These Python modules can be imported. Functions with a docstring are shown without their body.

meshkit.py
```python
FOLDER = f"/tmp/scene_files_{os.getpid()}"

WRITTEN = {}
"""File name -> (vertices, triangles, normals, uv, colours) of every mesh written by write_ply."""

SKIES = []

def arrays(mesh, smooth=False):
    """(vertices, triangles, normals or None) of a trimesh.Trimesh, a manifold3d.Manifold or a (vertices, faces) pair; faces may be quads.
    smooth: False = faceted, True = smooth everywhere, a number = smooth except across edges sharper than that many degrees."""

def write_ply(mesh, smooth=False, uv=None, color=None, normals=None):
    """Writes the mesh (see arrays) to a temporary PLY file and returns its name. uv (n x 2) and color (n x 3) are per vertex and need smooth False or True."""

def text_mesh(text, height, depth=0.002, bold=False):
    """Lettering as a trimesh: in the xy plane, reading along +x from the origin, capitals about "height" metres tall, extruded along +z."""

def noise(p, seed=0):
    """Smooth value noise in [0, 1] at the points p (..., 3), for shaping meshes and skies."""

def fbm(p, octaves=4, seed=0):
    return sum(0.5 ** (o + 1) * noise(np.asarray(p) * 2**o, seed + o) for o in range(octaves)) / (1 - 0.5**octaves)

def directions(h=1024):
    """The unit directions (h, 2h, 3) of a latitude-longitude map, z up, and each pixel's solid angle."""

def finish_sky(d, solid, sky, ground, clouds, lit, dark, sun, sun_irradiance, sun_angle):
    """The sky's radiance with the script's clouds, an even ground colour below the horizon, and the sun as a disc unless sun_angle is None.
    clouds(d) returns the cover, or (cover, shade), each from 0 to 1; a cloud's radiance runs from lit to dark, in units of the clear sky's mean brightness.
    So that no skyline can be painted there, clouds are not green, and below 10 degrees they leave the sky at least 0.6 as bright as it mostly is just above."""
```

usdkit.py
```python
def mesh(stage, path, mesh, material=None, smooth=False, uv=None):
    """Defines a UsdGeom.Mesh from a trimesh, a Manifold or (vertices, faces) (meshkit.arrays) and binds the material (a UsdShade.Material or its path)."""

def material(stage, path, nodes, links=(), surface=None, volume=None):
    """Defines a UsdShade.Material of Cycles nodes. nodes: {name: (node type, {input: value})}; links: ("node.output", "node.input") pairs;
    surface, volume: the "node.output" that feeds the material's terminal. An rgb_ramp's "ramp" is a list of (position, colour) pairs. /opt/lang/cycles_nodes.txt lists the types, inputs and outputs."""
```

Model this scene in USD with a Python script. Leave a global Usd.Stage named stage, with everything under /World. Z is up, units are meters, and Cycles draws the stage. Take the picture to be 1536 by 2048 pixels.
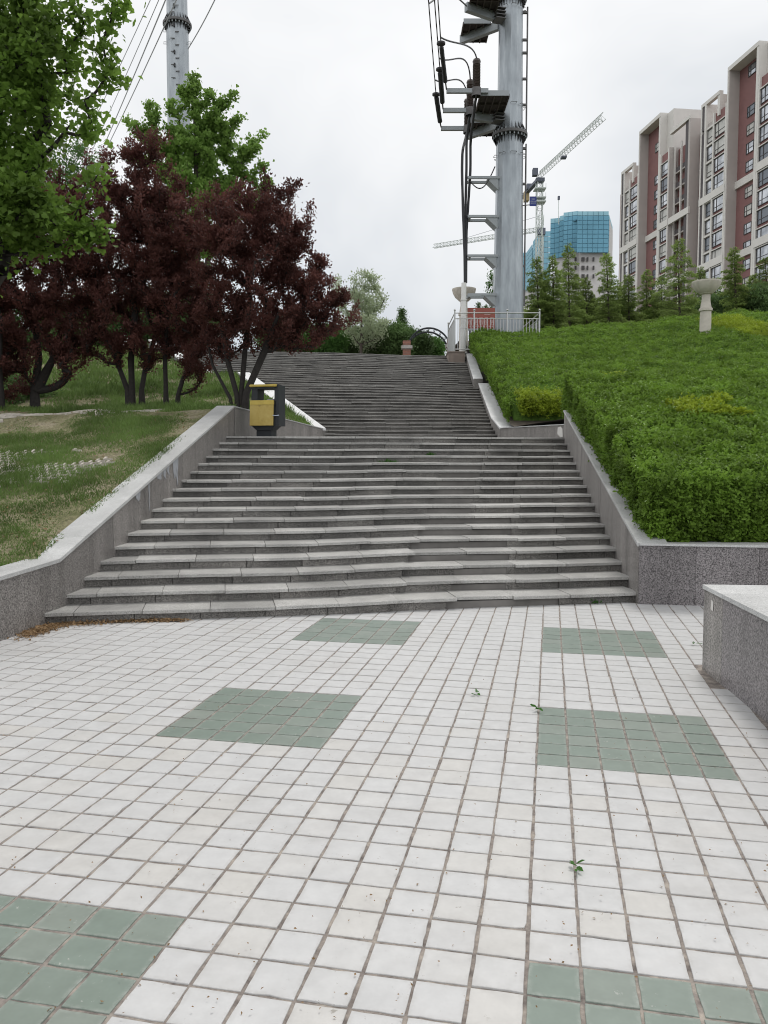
import math, random
import numpy as np
import usdkit, meshkit
from pxr import Usd, UsdGeom, UsdLux, UsdShade, Sdf, Gf, Vt

stage = Usd.Stage.CreateInMemory()
UsdGeom.SetStageUpAxis(stage, UsdGeom.Tokens.z)
UsdGeom.SetStageMetersPerUnit(stage, 1.0)
world = UsdGeom.Xform.Define(stage, '/World')
stage.SetDefaultPrim(world.GetPrim())
UsdGeom.Scope.Define(stage, '/World/Looks')

# ------------------------------------------------------------------ camera, sky, sun
F, PITCH, EYE = 1600.0, math.radians(3.836), 1.535
CP, SP = math.cos(PITCH), math.sin(PITCH)
cam = UsdGeom.Camera.Define(stage, '/World/camera')
cam.CreateHorizontalApertureAttr(24.0)
cam.CreateVerticalApertureAttr(32.0)
cam.CreateFocalLengthAttr(24.0 * F / 1536.0)
cam.CreateClippingRangeAttr(Gf.Vec2f(0.05, 5000))
cam.AddTranslateOp().Set(Gf.Vec3d(0, 0, EYE))
cam.AddRotateXOp().Set(90 - math.degrees(PITCH))
cam.CreateExposureAttr(0.0)

SUN_EL, SUN_DIR = math.radians(62), np.array([0.25, 0.55])
SUN_ROT = math.atan2(SUN_DIR[0], SUN_DIR[1])
SKY_STRENGTH = 0.10
CLOUD_K = 9.4
dome = UsdLux.DomeLight.Define(stage, '/World/sky')
dome.CreateIntensityAttr(1.0)
skymat = usdkit.material(stage, '/World/Looks/overcast_sky', {
    'sky': ('sky_texture', {'sky_type': 'single_scattering', 'sun_disc': False, 'sun_elevation': SUN_EL, 'sun_rotation': SUN_ROT, 'aerosol_density': 2.0}),
    'tc': ('texture_coordinate', {}),
    'map': ('mapping', {'scale': (1.0, 1.0, 1.8), 'location': (0.35, 0.2, 0.1)}),
    'noise': ('noise_texture', {'scale': 1.5, 'detail': 5, 'roughness': 0.5, 'distortion': 0.4}),
    'sep': ('separate_xyz', {}),
    'alt': ('map_range', {'from_min': 0.09, 'from_max': 0.55, 'to_min': -0.32, 'to_max': 0.22, 'clamp': True}),
    'add': ('math', {'math_type': 'multiply_add', 'value2': 1.5}),
    'ramp': ('rgb_ramp', {'ramp': [(0.38, (0.63 * CLOUD_K, 0.675 * CLOUD_K, 0.725 * CLOUD_K)), (0.63, (0.78 * CLOUD_K, 0.815 * CLOUD_K, 0.855 * CLOUD_K)), (0.80, (0.97 * CLOUD_K, 0.985 * CLOUD_K, 1.0 * CLOUD_K)), (0.95, (1.08 * CLOUD_K, 1.085 * CLOUD_K, 1.09 * CLOUD_K))]}),
    'mix': ('mix', {'fac': 0.95}),
    'bg': ('background_shader', {'strength': SKY_STRENGTH})},
    [('tc.generated', 'map.vector'), ('map.vector', 'noise.vector'), ('tc.generated', 'sep.vector'), ('sep.z', 'alt.value'),
     ('noise.fac', 'add.value1'), ('alt.result', 'add.value3'), ('add.value', 'ramp.fac'), ('sky.color', 'mix.color1'), ('ramp.color', 'mix.color2'),
     ('mix.color', 'bg.color')], surface='bg.background')
UsdShade.MaterialBindingAPI.Apply(dome.GetPrim()).Bind(skymat)
dome.GetPrim().SetCustomDataByKey('kind', 'structure')
sun = UsdLux.DistantLight.Define(stage, '/World/sun')
sun.CreateIntensityAttr(0.40)
sun.CreateAngleAttr(12.0)
sun.CreateColorAttr(Gf.Vec3f(1.0, 0.97, 0.93))
sun.CreateNormalizeAttr(True)
sun.AddRotateZOp().Set(-math.degrees(SUN_ROT))
sun.AddRotateXOp().Set(-(90 - math.degrees(SUN_EL)))

# ------------------------------------------------------------------ pixel helpers (photo pixels -> points of the place)
def ray(px, py):
    x = (np.asarray(px, float) - 768) / F
    y = -(np.asarray(py, float) - 1024) / F
    x, y = np.broadcast_arrays(x, y)
    return np.stack([x, CP + y * SP, -SP + y * CP], -1)
def at_z(px, py, z):
    d = ray(px, py); t = (z - EYE) / d[..., 2]
    return np.array([0, 0, EYE]) + d * t[..., None]
def at_y(px, py, Y):
    d = ray(px, py); t = Y / d[..., 1]
    return np.array([0, 0, EYE]) + d * t[..., None]
def to_px(p):
    p = np.asarray(p, float)
    f = p[..., 1] * CP - (p[..., 2] - EYE) * SP
    u = p[..., 1] * SP + (p[..., 2] - EYE) * CP
    return np.stack([768 + F * p[..., 0] / f, 1024 - F * u / f], -1)

# stair frame: a along the steps, b uphill
SA = math.radians(11.38)
def W(a, b, z=None):
    x = a * math.cos(SA) - b * math.sin(SA); y = a * math.sin(SA) + b * math.cos(SA)
    return np.array([x, y]) if z is None else np.array([x, y, z])
def AB(x, y):
    return x * math.cos(SA) + y * math.sin(SA), -x * math.sin(SA) + y * math.cos(SA)

# ------------------------------------------------------------------ mesh collecting
class MB:
    def __init__(s):
        s.v, s.f, s.n = [], [], 0
    def add(s, v, f):
        v = np.asarray(v, float); f = np.asarray(f, int)
        if len(v) == 0: return s
        if f.shape[1] == 4:
            f = np.vstack([f[:, [0, 1, 2]], f[:, [0, 2, 3]]])
        s.v.append(v); s.f.append(f + s.n); s.n += len(v)
        return s
    def hexa(s, p):   # 8 points: bottom 4 ccw (seen from above), top 4
        return s.add(p, [[0, 3, 2, 1], [4, 5, 6, 7], [0, 1, 5, 4], [1, 2, 6, 5], [2, 3, 7, 6], [3, 0, 4, 7]])
    def slab(s, quad, thick):  # quad of 4 points ccw from outside, thick inwards along normal
        q = np.asarray(quad, float); nrm = np.cross(q[1] - q[0], q[3] - q[0]); nrm /= np.linalg.norm(nrm)
        return s.hexa(np.vstack([q - nrm * thick, q]))
    def box(s, c, size, rz=0.0, bevel=0.0):
        hx, hy, hz = np.asarray(size, float) / 2
        if bevel:
            lv = []
            for z, i in ((-hz, bevel), (-hz + bevel, 0), (hz - bevel, 0), (hz, bevel)):
                x, y = hx - i, hy - i
                lv.append([(-x, -y, z), (x, -y, z), (x, y, z), (-x, y, z)])
            v = np.array(lv).reshape(-1, 3)
            f = [[0, 3, 2, 1], [12, 13, 14, 15]]
            for k in range(3):
                for j in range(4):
                    f.append([4 * k + j, 4 * k + (j + 1) % 4, 4 * k + 4 + (j + 1) % 4, 4 * k + 4 + j])
        else:
            v = np.array([(-hx, -hy, -hz), (hx, -hy, -hz), (hx, hy, -hz), (-hx, hy, -hz), (-hx, -hy, hz), (hx, -hy, hz), (hx, hy, hz), (-hx, hy, hz)])
            f = [[0, 3, 2, 1], [4, 5, 6, 7], [0, 1, 5, 4], [1, 2, 6, 5], [2, 3, 7, 6], [3, 0, 4, 7]]
        cz, sz = math.cos(rz), math.sin(rz)
        v = np.c_[v[:, 0] * cz - v[:, 1] * sz, v[:, 0] * sz + v[:, 1] * cz, v[:, 2]] + np.asarray(c, float)
        return s.add(v, f)
    def tube(s, pts, r, sides=6, cap=True):
        p = np.asarray(pts, float)
        if len(p) < 2: return s
        r = np.broadcast_to(np.asarray(r, float), (len(p),))
        t = np.gradient(p, axis=0); t /= np.linalg.norm(t, axis=1, keepdims=True) + 1e-12
        ref = np.array([0, 0, 1.0]) if abs(t[:, 2]).mean() < 0.8 else np.array([1.0, 0, 0])
        a = np.cross(t, ref); a /= np.linalg.norm(a, axis=1, keepdims=True) + 1e-12
        b = np.cross(t, a); an = np.arange(sides) * 2 * np.pi / sides
        v = p[:, None] + r[:, None, None] * (np.cos(an)[None, :, None] * a[:, None] + np.sin(an)[None, :, None] * b[:, None])
        i, j = np.meshgrid(np.arange(len(p) - 1), np.arange(sides), indexing='ij')
        q = np.stack([i * sides + j, i * sides + (j + 1) % sides, (i + 1) * sides + (j + 1) % sides, (i + 1) * sides + j], -1).reshape(-1, 4)
        base = s.n
        s.add(v.reshape(-1, 3), q[:, ::-1])
        if cap:
            tri = []
            for k in range(1, sides - 1):
                tri.append([0, k, k + 1]); tri.append([(len(p) - 1) * sides, (len(p) - 1) * sides + k + 1, (len(p) - 1) * sides + k])
            s.f.append(np.array(tri) + base)
        return s
    def bar(s, p, q, w, h=None):  # rectangular bar
        p, q = np.asarray(p, float), np.asarray(q, float); d = q - p; d /= np.linalg.norm(d); h = h or w
        up = np.array([0, 0, 1.0]) if abs(d[2]) < 0.9 else np.array([0, 1.0, 0])
        a = np.cross(d, up); a /= np.linalg.norm(a); u = np.cross(a, d)
        c = [(-1, -1), (1, -1), (1, 1), (-1, 1)]
        v = [e + a * x * w / 2 + u * y * h / 2 for e in (p, q) for x, y in c]
        return s.add(v, [[0, 1, 2, 3], [7, 6, 5, 4], [0, 4, 5, 1], [1, 5, 6, 2], [2, 6, 7, 3], [3, 7, 4, 0]])
    def lathe(s, prof, c, sides=24, phase=0.0):  # prof: (r, z)
        prof = np.asarray(prof, float); an = phase + np.arange(sides) * 2 * np.pi / sides
        v = np.stack([np.outer(prof[:, 0], np.cos(an)), np.outer(prof[:, 0], np.sin(an)), np.repeat(prof[:, 1:2], sides, 1)], -1) + np.asarray(c, float)
        i, j = np.meshgrid(np.arange(len(prof) - 1), np.arange(sides), indexing='ij')
        q = np.stack([i * sides + j, i * sides + (j + 1) % sides, (i + 1) * sides + (j + 1) % sides, (i + 1) * sides + j], -1).reshape(-1, 4)
        return s.add(v.reshape(-1, 3), q)
    def data(s):
        return np.vstack(s.v), np.vstack(s.f)

count = {}
def numbered(path):
    n = count.get(path, 0); count[path] = n + 1
    return path if n == 0 else f'{path}_{n:03d}'
def setd(prim, label=None, cat=None, group=None, kind=None):
    for k, v in (('label', label), ('category', cat), ('group', group), ('kind', kind)):
        if v: prim.SetCustomDataByKey(k, v)
def emit(path, mb, mat, off=(0, 0, 0), smooth=False):
    v, f = mb.data() if isinstance(mb, MB) else mb
    return usdkit.mesh(stage, path, (v - np.asarray(off, float), f), mat, smooth=smooth)
class Thing:
    def __init__(s, name, label, cat, loc=(0, 0, 0), group=None, kind=None):
        s.path = numbered('/World/' + name); s.loc = np.asarray(loc, float)
        x = UsdGeom.Xform.Define(stage, s.path); x.AddTranslateOp().Set(Gf.Vec3d(*map(float, s.loc)))
        setd(x.GetPrim(), label, cat, group, kind)
    def part(s, name, mb, mat, label=None, kind=None, smooth=False, under=None):
        p = numbered((under or s.path) + '/' + name)
        m = emit(p, mb, mat, s.loc, smooth); setd(m.GetPrim(), label, None, None, kind)
        return p
def single(name, mb, mat, label=None, cat=None, group=None, kind=None, smooth=False):
    p = numbered('/World/' + name); m = emit(p, mb, mat, (0, 0, 0), smooth); setd(m.GetPrim(), label, cat, group, kind)
    return p

# ------------------------------------------------------------------ materials
TY = math.radians(11.732); TP = 0.16
tc, ts = math.cos(TY), math.sin(TY)
TX0, TY0 = 4.772 * TP, 24.514 * TP
def M(name, nodes, links, surface='p.BSDF'):
    return usdkit.material(stage, '/World/Looks/' + name, nodes, links, surface=surface)
def plain(name, col, rough=0.6, metal=0.0, var=0.0, vscale=3.0, spec=0.5):
    n = {'p': ('principled_bsdf', {'base_color': col, 'roughness': rough, 'metallic': metal, 'specular_ior_level': spec})}; l = []
    if var:
        n['g'] = ('geometry', {}); n['n'] = ('noise_texture', {'scale': vscale, 'detail': 5, 'roughness': 0.6})
        n['r'] = ('rgb_ramp', {'ramp': [(0.25, tuple(c * (1 - var) for c in col)), (0.75, tuple(min(1, c * (1 + var)) for c in col))]})
        l = [('g.position', 'n.vector'), ('n.fac', 'r.fac'), ('r.color', 'p.base_color')]
    return M(name, n, l)
def granite(name, dark, light, speck=220.0, rough=0.45, tint=0.18, stain=0.25, rnd='object', bump=0.15, zs=1.0):
    n = {'g': ('geometry', {}), 'oi': ('object_info', {}),
         'v': ('noise_texture', {'scale': speck, 'detail': 2, 'roughness': 0.7}),
         'r': ('rgb_ramp', {'ramp': [(0.36, dark), (0.5, tuple((a + b) / 2 for a, b in zip(dark, light))), (0.66, light)]}),
         'bmap': ('mapping', {'scale': (1 / zs ** 0.5, 1 / zs ** 0.5, zs)}), 'big': ('noise_texture', {'scale': 1.7, 'detail': 6, 'roughness': 0.65}),
         'br': ('map_range', {'from_min': 0.3, 'from_max': 0.72, 'to_min': 1 - stain, 'to_max': 1 + stain * 0.5, 'clamp': True}),
         'rr': ('map_range', {'from_min': 0, 'from_max': 1, 'to_min': 1 - tint, 'to_max': 1 + tint}),
         'mu': ('math', {'math_type': 'multiply'}),
         'mix': ('vector_math', {'math_type': 'scale'}),
         'b': ('bump', {'strength': bump, 'distance': 0.002}),
         'p': ('principled_bsdf', {'roughness': rough})}
    src = 'oi.random' if rnd == 'object' else 'g.random_per_island'
    l = [('g.position', 'v.vector'), ('g.position', 'bmap.vector'), ('bmap.vector', 'big.vector'), ('v.fac', 'r.fac'), ('big.fac', 'br.value'), (src, 'rr.value'),
         ('br.result', 'mu.value1'), ('rr.result', 'mu.value2'), ('r.color', 'mix.vector1'), ('mu.value', 'mix.scale'), ('mix.vector', 'p.base_color'),
         ('v.fac', 'b.height'), ('b.normal', 'p.normal')]
    return M(name, n, l)
def tilemat(name, base, warm, dirt, rnd, rough=0.42):
    n = {'g': ('geometry', {}), 'oi': ('object_info', {}),
         'rr': ('rgb_ramp', {'ramp': [(0.0, base), (0.55, tuple(x * 0.97 for x in base)), (0.85, tuple((a + b) / 2 for a, b in zip(base, warm))), (1.0, warm)]}),
         'sp': ('noise_texture', {'scale': 26, 'detail': 6, 'roughness': 0.72}),
         'sr': ('rgb_ramp', {'ramp': [(0.33, (1, 1, 1)), (0.37, (0.0, 0.0, 0.0))]}),
         'ms': ('noise_texture', {'scale': 3.1, 'detail': 3, 'roughness': 0.6}),
         'mr': ('map_range', {'from_min': 0.46, 'from_max': 0.62, 'to_min': 0.0, 'to_max': 0.85, 'clamp': True}),
         'mm': ('math', {'math_type': 'multiply'}),
         'fine': ('noise_texture', {'scale': 9, 'detail': 7, 'roughness': 0.7}),
         'fr': ('map_range', {'from_min': 0.25, 'from_max': 0.75, 'to_min': 0.87, 'to_max': 1.08, 'clamp': True}),
         'gr': ('noise_texture', {'scale': 1.15, 'detail': 7, 'roughness': 0.7}), 'gm': ('map_range', {'from_min': 0.50, 'from_max': 0.72, 'to_min': 0.0, 'to_max': 0.42, 'clamp': True}),
         'gx': ('mix', {'color2': tuple(c * k for c, k in zip(base, (0.80, 0.765, 0.72)))}),
         'sc': ('vector_math', {'math_type': 'scale'}),
         'tm': ('mapping', {'scale': (1 / TP, 1 / TP, 1 / TP), 'rotation': (0, 0, TY), 'location': (-(TX0 * tc - TY0 * ts) / TP, -(TX0 * ts + TY0 * tc) / TP, 0)}),
         'ts': ('separate_xyz', {}), 'fx': ('math', {'math_type': 'fraction'}), 'fy': ('math', {'math_type': 'fraction'}), 'cx': ('math', {'math_type': 'subtract', 'value2': 0.5}), 'cy': ('math', {'math_type': 'subtract', 'value2': 0.5}),
         'ax': ('math', {'math_type': 'absolute'}), 'ay': ('math', {'math_type': 'absolute'}), 'mx': ('math', {'math_type': 'maximum'}), 'em': ('map_range', {'from_min': 0.36, 'from_max': 0.47, 'to_min': 0.0, 'to_max': 1.0, 'clamp': True}),
         'en': ('map_range', {'from_min': 0.42, 'from_max': 0.66, 'to_min': 0.0, 'to_max': 0.75, 'clamp': True}), 'ee': ('math', {'math_type': 'multiply'}), 'edge': ('mix', {'color2': tuple((a * .55 + b * .45) for a, b in zip(dirt, base))}),
         'mix': ('mix', {'color2': dirt}),
         'b': ('bump', {'strength': 0.12, 'distance': 0.003}),
         'p': ('principled_bsdf', {'roughness': rough, 'specular_ior_level': 0.4})}
    src = 'oi.random' if rnd == 'object' else 'g.random_per_island'
    l = [('g.position', 'sp.vector'), ('g.position', 'ms.vector'), ('g.position', 'fine.vector'), (src, 'rr.fac'), ('sp.fac', 'sr.fac'), ('ms.fac', 'mr.value'),
         ('sr.color', 'mm.value1'), ('mr.result', 'mm.value2'), ('fine.fac', 'fr.value'), ('g.position', 'gr.vector'), ('gr.fac', 'gm.value'), ('gm.result', 'gx.fac'), ('rr.color', 'gx.color1'), ('gx.color', 'sc.vector1'), ('fr.result', 'sc.scale'),
         ('g.position', 'tm.vector'), ('tm.vector', 'ts.vector'), ('ts.x', 'fx.value1'), ('ts.y', 'fy.value1'), ('fx.value', 'cx.value1'), ('fy.value', 'cy.value1'), ('cx.value', 'ax.value1'), ('cy.value', 'ay.value1'), ('ax.value', 'mx.value1'), ('ay.value', 'mx.value2'), ('mx.value', 'em.value'), ('sp.fac', 'en.value'), ('em.result', 'ee.value1'), ('en.result', 'ee.value2'), ('sc.vector', 'edge.color1'), ('ee.value', 'edge.fac'), ('edge.color', 'mix.color1'), ('mm.value', 'mix.fac'), ('mix.color', 'p.base_color'), ('fine.fac', 'b.height'), ('b.normal', 'p.normal')]
    return M(name, n, l)
def leafmat(name, stops, trans=0.35, rough=0.45, patch=0.25, pscale=1.2):
    n = {'g': ('geometry', {}),
         'r': ('rgb_ramp', {'ramp': stops}),
         'n': ('noise_texture', {'scale': pscale, 'detail': 2}),
         'nr': ('map_range', {'from_min': 0.3, 'from_max': 0.7, 'to_min': 1 - patch, 'to_max': 1 + patch, 'clamp': True}),
         'sc': ('vector_math', {'math_type': 'scale'}),
         'p': ('principled_bsdf', {'roughness': rough, 'specular_ior_level': 0.22}),
         't': ('translucent_bsdf', {}), 'm': ('mix_closure', {'fac': trans})}
    l = [('g.random_per_island', 'r.fac'), ('g.position', 'n.vector'), ('n.fac', 'nr.value'), ('r.color', 'sc.vector1'), ('nr.result', 'sc.scale'),
         ('sc.vector', 'p.base_color'), ('sc.vector', 't.color'), ('p.BSDF', 'm.closure1'), ('t.BSDF', 'm.closure2')]
    return M(name, n, l, 'm.closure')

m_white_tile = tilemat('white_tile', (0.535, 0.533, 0.53), (0.52, 0.505, 0.48), (0.27, 0.25, 0.22), 'object')
m_white_tile_far = tilemat('white_tile_far', (0.535, 0.533, 0.53), (0.52, 0.505, 0.48), (0.27, 0.25, 0.22), 'island')
m_green_tile = tilemat('green_tile', (0.195, 0.238, 0.205), (0.235, 0.262, 0.232), (0.46, 0.46, 0.43), 'object', rough=0.4)
m_grout = M('grout', {'g': ('geometry', {}), 'n': ('noise_texture', {'scale': 14, 'detail': 6, 'roughness': 0.7}),
                      'r': ('rgb_ramp', {'ramp': [(0.3, (0.09, 0.075, 0.068)), (0.5, (0.23, 0.20, 0.178)), (0.72, (0.42, 0.37, 0.315))]}),
                      'p': ('principled_bsdf', {'roughness': 0.9})}, [('g.position', 'n.vector'), ('n.fac', 'r.fac'), ('r.color', 'p.base_color')])
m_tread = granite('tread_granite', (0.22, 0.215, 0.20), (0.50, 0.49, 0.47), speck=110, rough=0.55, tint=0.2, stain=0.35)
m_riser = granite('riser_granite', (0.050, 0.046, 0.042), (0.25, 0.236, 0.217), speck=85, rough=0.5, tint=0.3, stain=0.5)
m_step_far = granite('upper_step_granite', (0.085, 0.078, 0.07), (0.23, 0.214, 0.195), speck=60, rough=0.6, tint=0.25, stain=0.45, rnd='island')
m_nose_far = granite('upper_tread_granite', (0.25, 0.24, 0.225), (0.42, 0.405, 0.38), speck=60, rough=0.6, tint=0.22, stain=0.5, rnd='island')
m_panel = granite('wall_granite', (0.075, 0.068, 0.064), (0.38, 0.355, 0.335), speck=75, rough=0.4, tint=0.12, stain=0.4, zs=0.22)
m_panel_front = granite('front_wall_granite', (0.04, 0.036, 0.037), (0.32, 0.295, 0.297), speck=75, rough=0.4, tint=0.12, stain=0.3, zs=0.3)
m_coping = granite('coping_granite', (0.34, 0.34, 0.335), (0.62, 0.62, 0.61), speck=130, rough=0.6, tint=0.06, stain=0.25)
m_white_cop = granite('white_coping', (0.62, 0.62, 0.62), (0.78, 0.78, 0.78), speck=40, rough=0.6, tint=0.05, stain=0.15)
m_core = plain('concrete_core', (0.16, 0.15, 0.14), 0.9, var=0.3)
m_concrete = plain('concrete', (0.33, 0.31, 0.29), 0.9, var=0.3, vscale=5)
m_paver = plain('paver_concrete', (0.46, 0.42, 0.37), 0.95, var=0.35, vscale=6)
m_soil = M('soil', {'g': ('geometry', {}), 'n': ('noise_texture', {'scale': 1.6, 'detail': 6, 'roughness': 0.65}), 'n2': ('noise_texture', {'scale': 28, 'detail': 6, 'roughness': 0.75}),
                    'r': ('rgb_ramp', {'ramp': [(0.36, (0.12, 0.125, 0.06)), (0.5, (0.20, 0.185, 0.11)), (0.70, (0.30, 0.26, 0.19))]}),
                    'r2': ('map_range', {'from_min': 0.3, 'from_max': 0.7, 'to_min': 0.35, 'to_max': 1.55}), 'sc': ('vector_math', {'math_type': 'scale'}),
                    'p': ('principled_bsdf', {'roughness': 0.95, 'specular_ior_level': 0.1})},
           [('g.position', 'n.vector'), ('g.position', 'n2.vector'), ('n.fac', 'r.fac'), ('n2.fac', 'r2.value'), ('r.color', 'sc.vector1'), ('r2.result', 'sc.scale'), ('sc.vector', 'p.base_color')])
m_dirt = plain('planting_soil', (0.075, 0.06, 0.045), 0.95, var=0.4, vscale=8)
m_far_ground = plain('far_ground', (0.10, 0.11, 0.07), 0.95, var=0.4, vscale=0.2)
m_bark = plain('bark', (0.022, 0.018, 0.016), 0.9, var=0.45, vscale=20)
m_bark_far = plain('bark_far', (0.07, 0.055, 0.045), 0.9, var=0.3, vscale=10)
m_grass = leafmat('grass_blades', [(0, (0.13, 0.20, 0.055)), (0.45, (0.20, 0.28, 0.085)), (0.78, (0.30, 0.33, 0.14)), (1, (0.50, 0.45, 0.28))], 0.35, 0.6, 0.35, 0.9)
m_hedge = leafmat('hedge_leaf', [(0, (0.15, 0.25, 0.035)), (0.4, (0.34, 0.52, 0.07)), (0.75, (0.54, 0.72, 0.12)), (1, (0.72, 0.88, 0.22))], 0.42, 0.42, 0.36, 2.4)
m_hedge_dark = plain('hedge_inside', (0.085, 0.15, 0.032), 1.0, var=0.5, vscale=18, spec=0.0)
m_gold = leafmat('golden_leaf', [(0, (0.28, 0.36, 0.03)), (0.6, (0.53, 0.58, 0.05)), (1, (0.75, 0.74, 0.10))], 0.35, 0.45, 0.2, 2.0)
m_plum = leafmat('plum_leaf', [(0, (0.12, 0.05, 0.042)), (0.45, (0.29, 0.125, 0.085)), (0.82, (0.52, 0.25, 0.155)), (1, (0.68, 0.42, 0.28))], 0.38, 0.5, 0.45, 2.0)
m_ginkgo = leafmat('ginkgo_leaf', [(0, (0.15, 0.25, 0.045)), (0.4, (0.33, 0.50, 0.07)), (0.8, (0.52, 0.68, 0.11)), (1, (0.70, 0.80, 0.20))], 0.55, 0.5, 0.45, 1.3)
m_ginkgo2 = leafmat('ginkgo_leaf_far', [(0, (0.19, 0.31, 0.07)), (0.5, (0.33, 0.49, 0.12)), (1, (0.50, 0.62, 0.20))], 0.45, 0.5, 0.25, 0.6)
m_redwood = leafmat('redwood_leaf', [(0, (0.23, 0.31, 0.09)), (0.5, (0.42, 0.54, 0.16)), (1, (0.62, 0.70, 0.28))], 0.45, 0.6, 0.35, 0.4)
m_evergreen = leafmat('evergreen_leaf', [(0, (0.09, 0.15, 0.05)), (0.6, (0.18, 0.28, 0.095)), (1, (0.30, 0.40, 0.16))], 0.25, 0.6, 0.35, 0.5)
m_broad = leafmat('broad_leaf', [(0, (0.084, 0.176, 0.042)), (0.6, (0.154, 0.297, 0.066)), (1, (0.252, 0.419, 0.096))], 0.35, 0.5, 0.3, 0.4)
m_blossom = leafmat('blossom', [(0, (0.40, 0.46, 0.30)), (0.4, (0.66, 0.70, 0.53)), (0.75, (0.82, 0.84, 0.74)), (1, (0.88, 0.88, 0.83))], 0.35, 0.6, 0.2, 0.4)
m_litter = leafmat('dry_litter', [(0, (0.28, 0.185, 0.10)), (0.4, (0.48, 0.37, 0.22)), (1, (0.82, 0.76, 0.58))], 0.2, 0.7, 0.2, 2)
m_freshleaf = leafmat('fresh_leaf', [(0, (0.06, 0.16, 0.03)), (1, (0.22, 0.36, 0.10))], 0.3, 0.4, 0.1, 2)
m_galv = M('galvanized_steel', {'g': ('geometry', {}), 'mp': ('mapping', {'scale': (3.0, 3.0, 0.5)}), 'n': ('noise_texture', {'scale': 1.6, 'detail': 6, 'roughness': 0.65}),
                                'r': ('rgb_ramp', {'ramp': [(0.3, (0.26, 0.28, 0.30)), (0.6, (0.38, 0.41, 0.43)), (0.72, (0.46, 0.485, 0.50)), (0.78, (0.62, 0.64, 0.65))]}),
                                'p': ('principled_bsdf', {'roughness': 0.36, 'metallic': 0.7})},
           [('g.position', 'mp.vector'), ('mp.vector', 'n.vector'), ('n.fac', 'r.fac'), ('r.color', 'p.base_color')])
m_galv_dark = plain('weathered_steel', (0.13, 0.125, 0.125), 0.6, 0.3, var=0.3, vscale=4)
m_grating = plain('grating', (0.075, 0.06, 0.055), 0.8, 0.1, var=0.35, vscale=3)
m_black = plain('black_rubber', (0.018, 0.018, 0.02), 0.45)
m_insul = plain('brown_porcelain', (0.055, 0.042, 0.037), 0.25, var=0.2)
m_bracket = plain('bracket_steel', (0.30, 0.32, 0.33), 0.5, 0.4)
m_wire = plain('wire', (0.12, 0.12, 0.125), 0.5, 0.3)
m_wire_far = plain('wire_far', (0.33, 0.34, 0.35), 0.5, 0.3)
m_stainless = plain('stainless', (0.50, 0.50, 0.49), 0.3, 0.8)
m_whitepipe = plain('white_pipe', (0.66, 0.65, 0.63), 0.5, var=0.08)
m_red = plain('red_sign', (0.28, 0.075, 0.055), 0.55, var=0.15, vscale=2)
m_signwhite = plain('sign_lettering', (0.62, 0.48, 0.46), 0.6)
m_blue = plain('blue_sign', (0.02, 0.035, 0.20), 0.4)
m_signpale = plain('pale_lettering', (0.6, 0.65, 0.8), 0.5)
m_lampstone = plain('lamp_stone', (0.50, 0.46, 0.40), 0.7, var=0.12, vscale=6)
m_brick = plain('brick_red', (0.27, 0.125, 0.09), 0.85, var=0.25, vscale=9)
m_plinth = plain('plinth_brown', (0.20, 0.16, 0.135), 0.7, var=0.3, vscale=4)
m_iron = plain('black_iron', (0.03, 0.035, 0.04), 0.5, 0.3)
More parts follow.
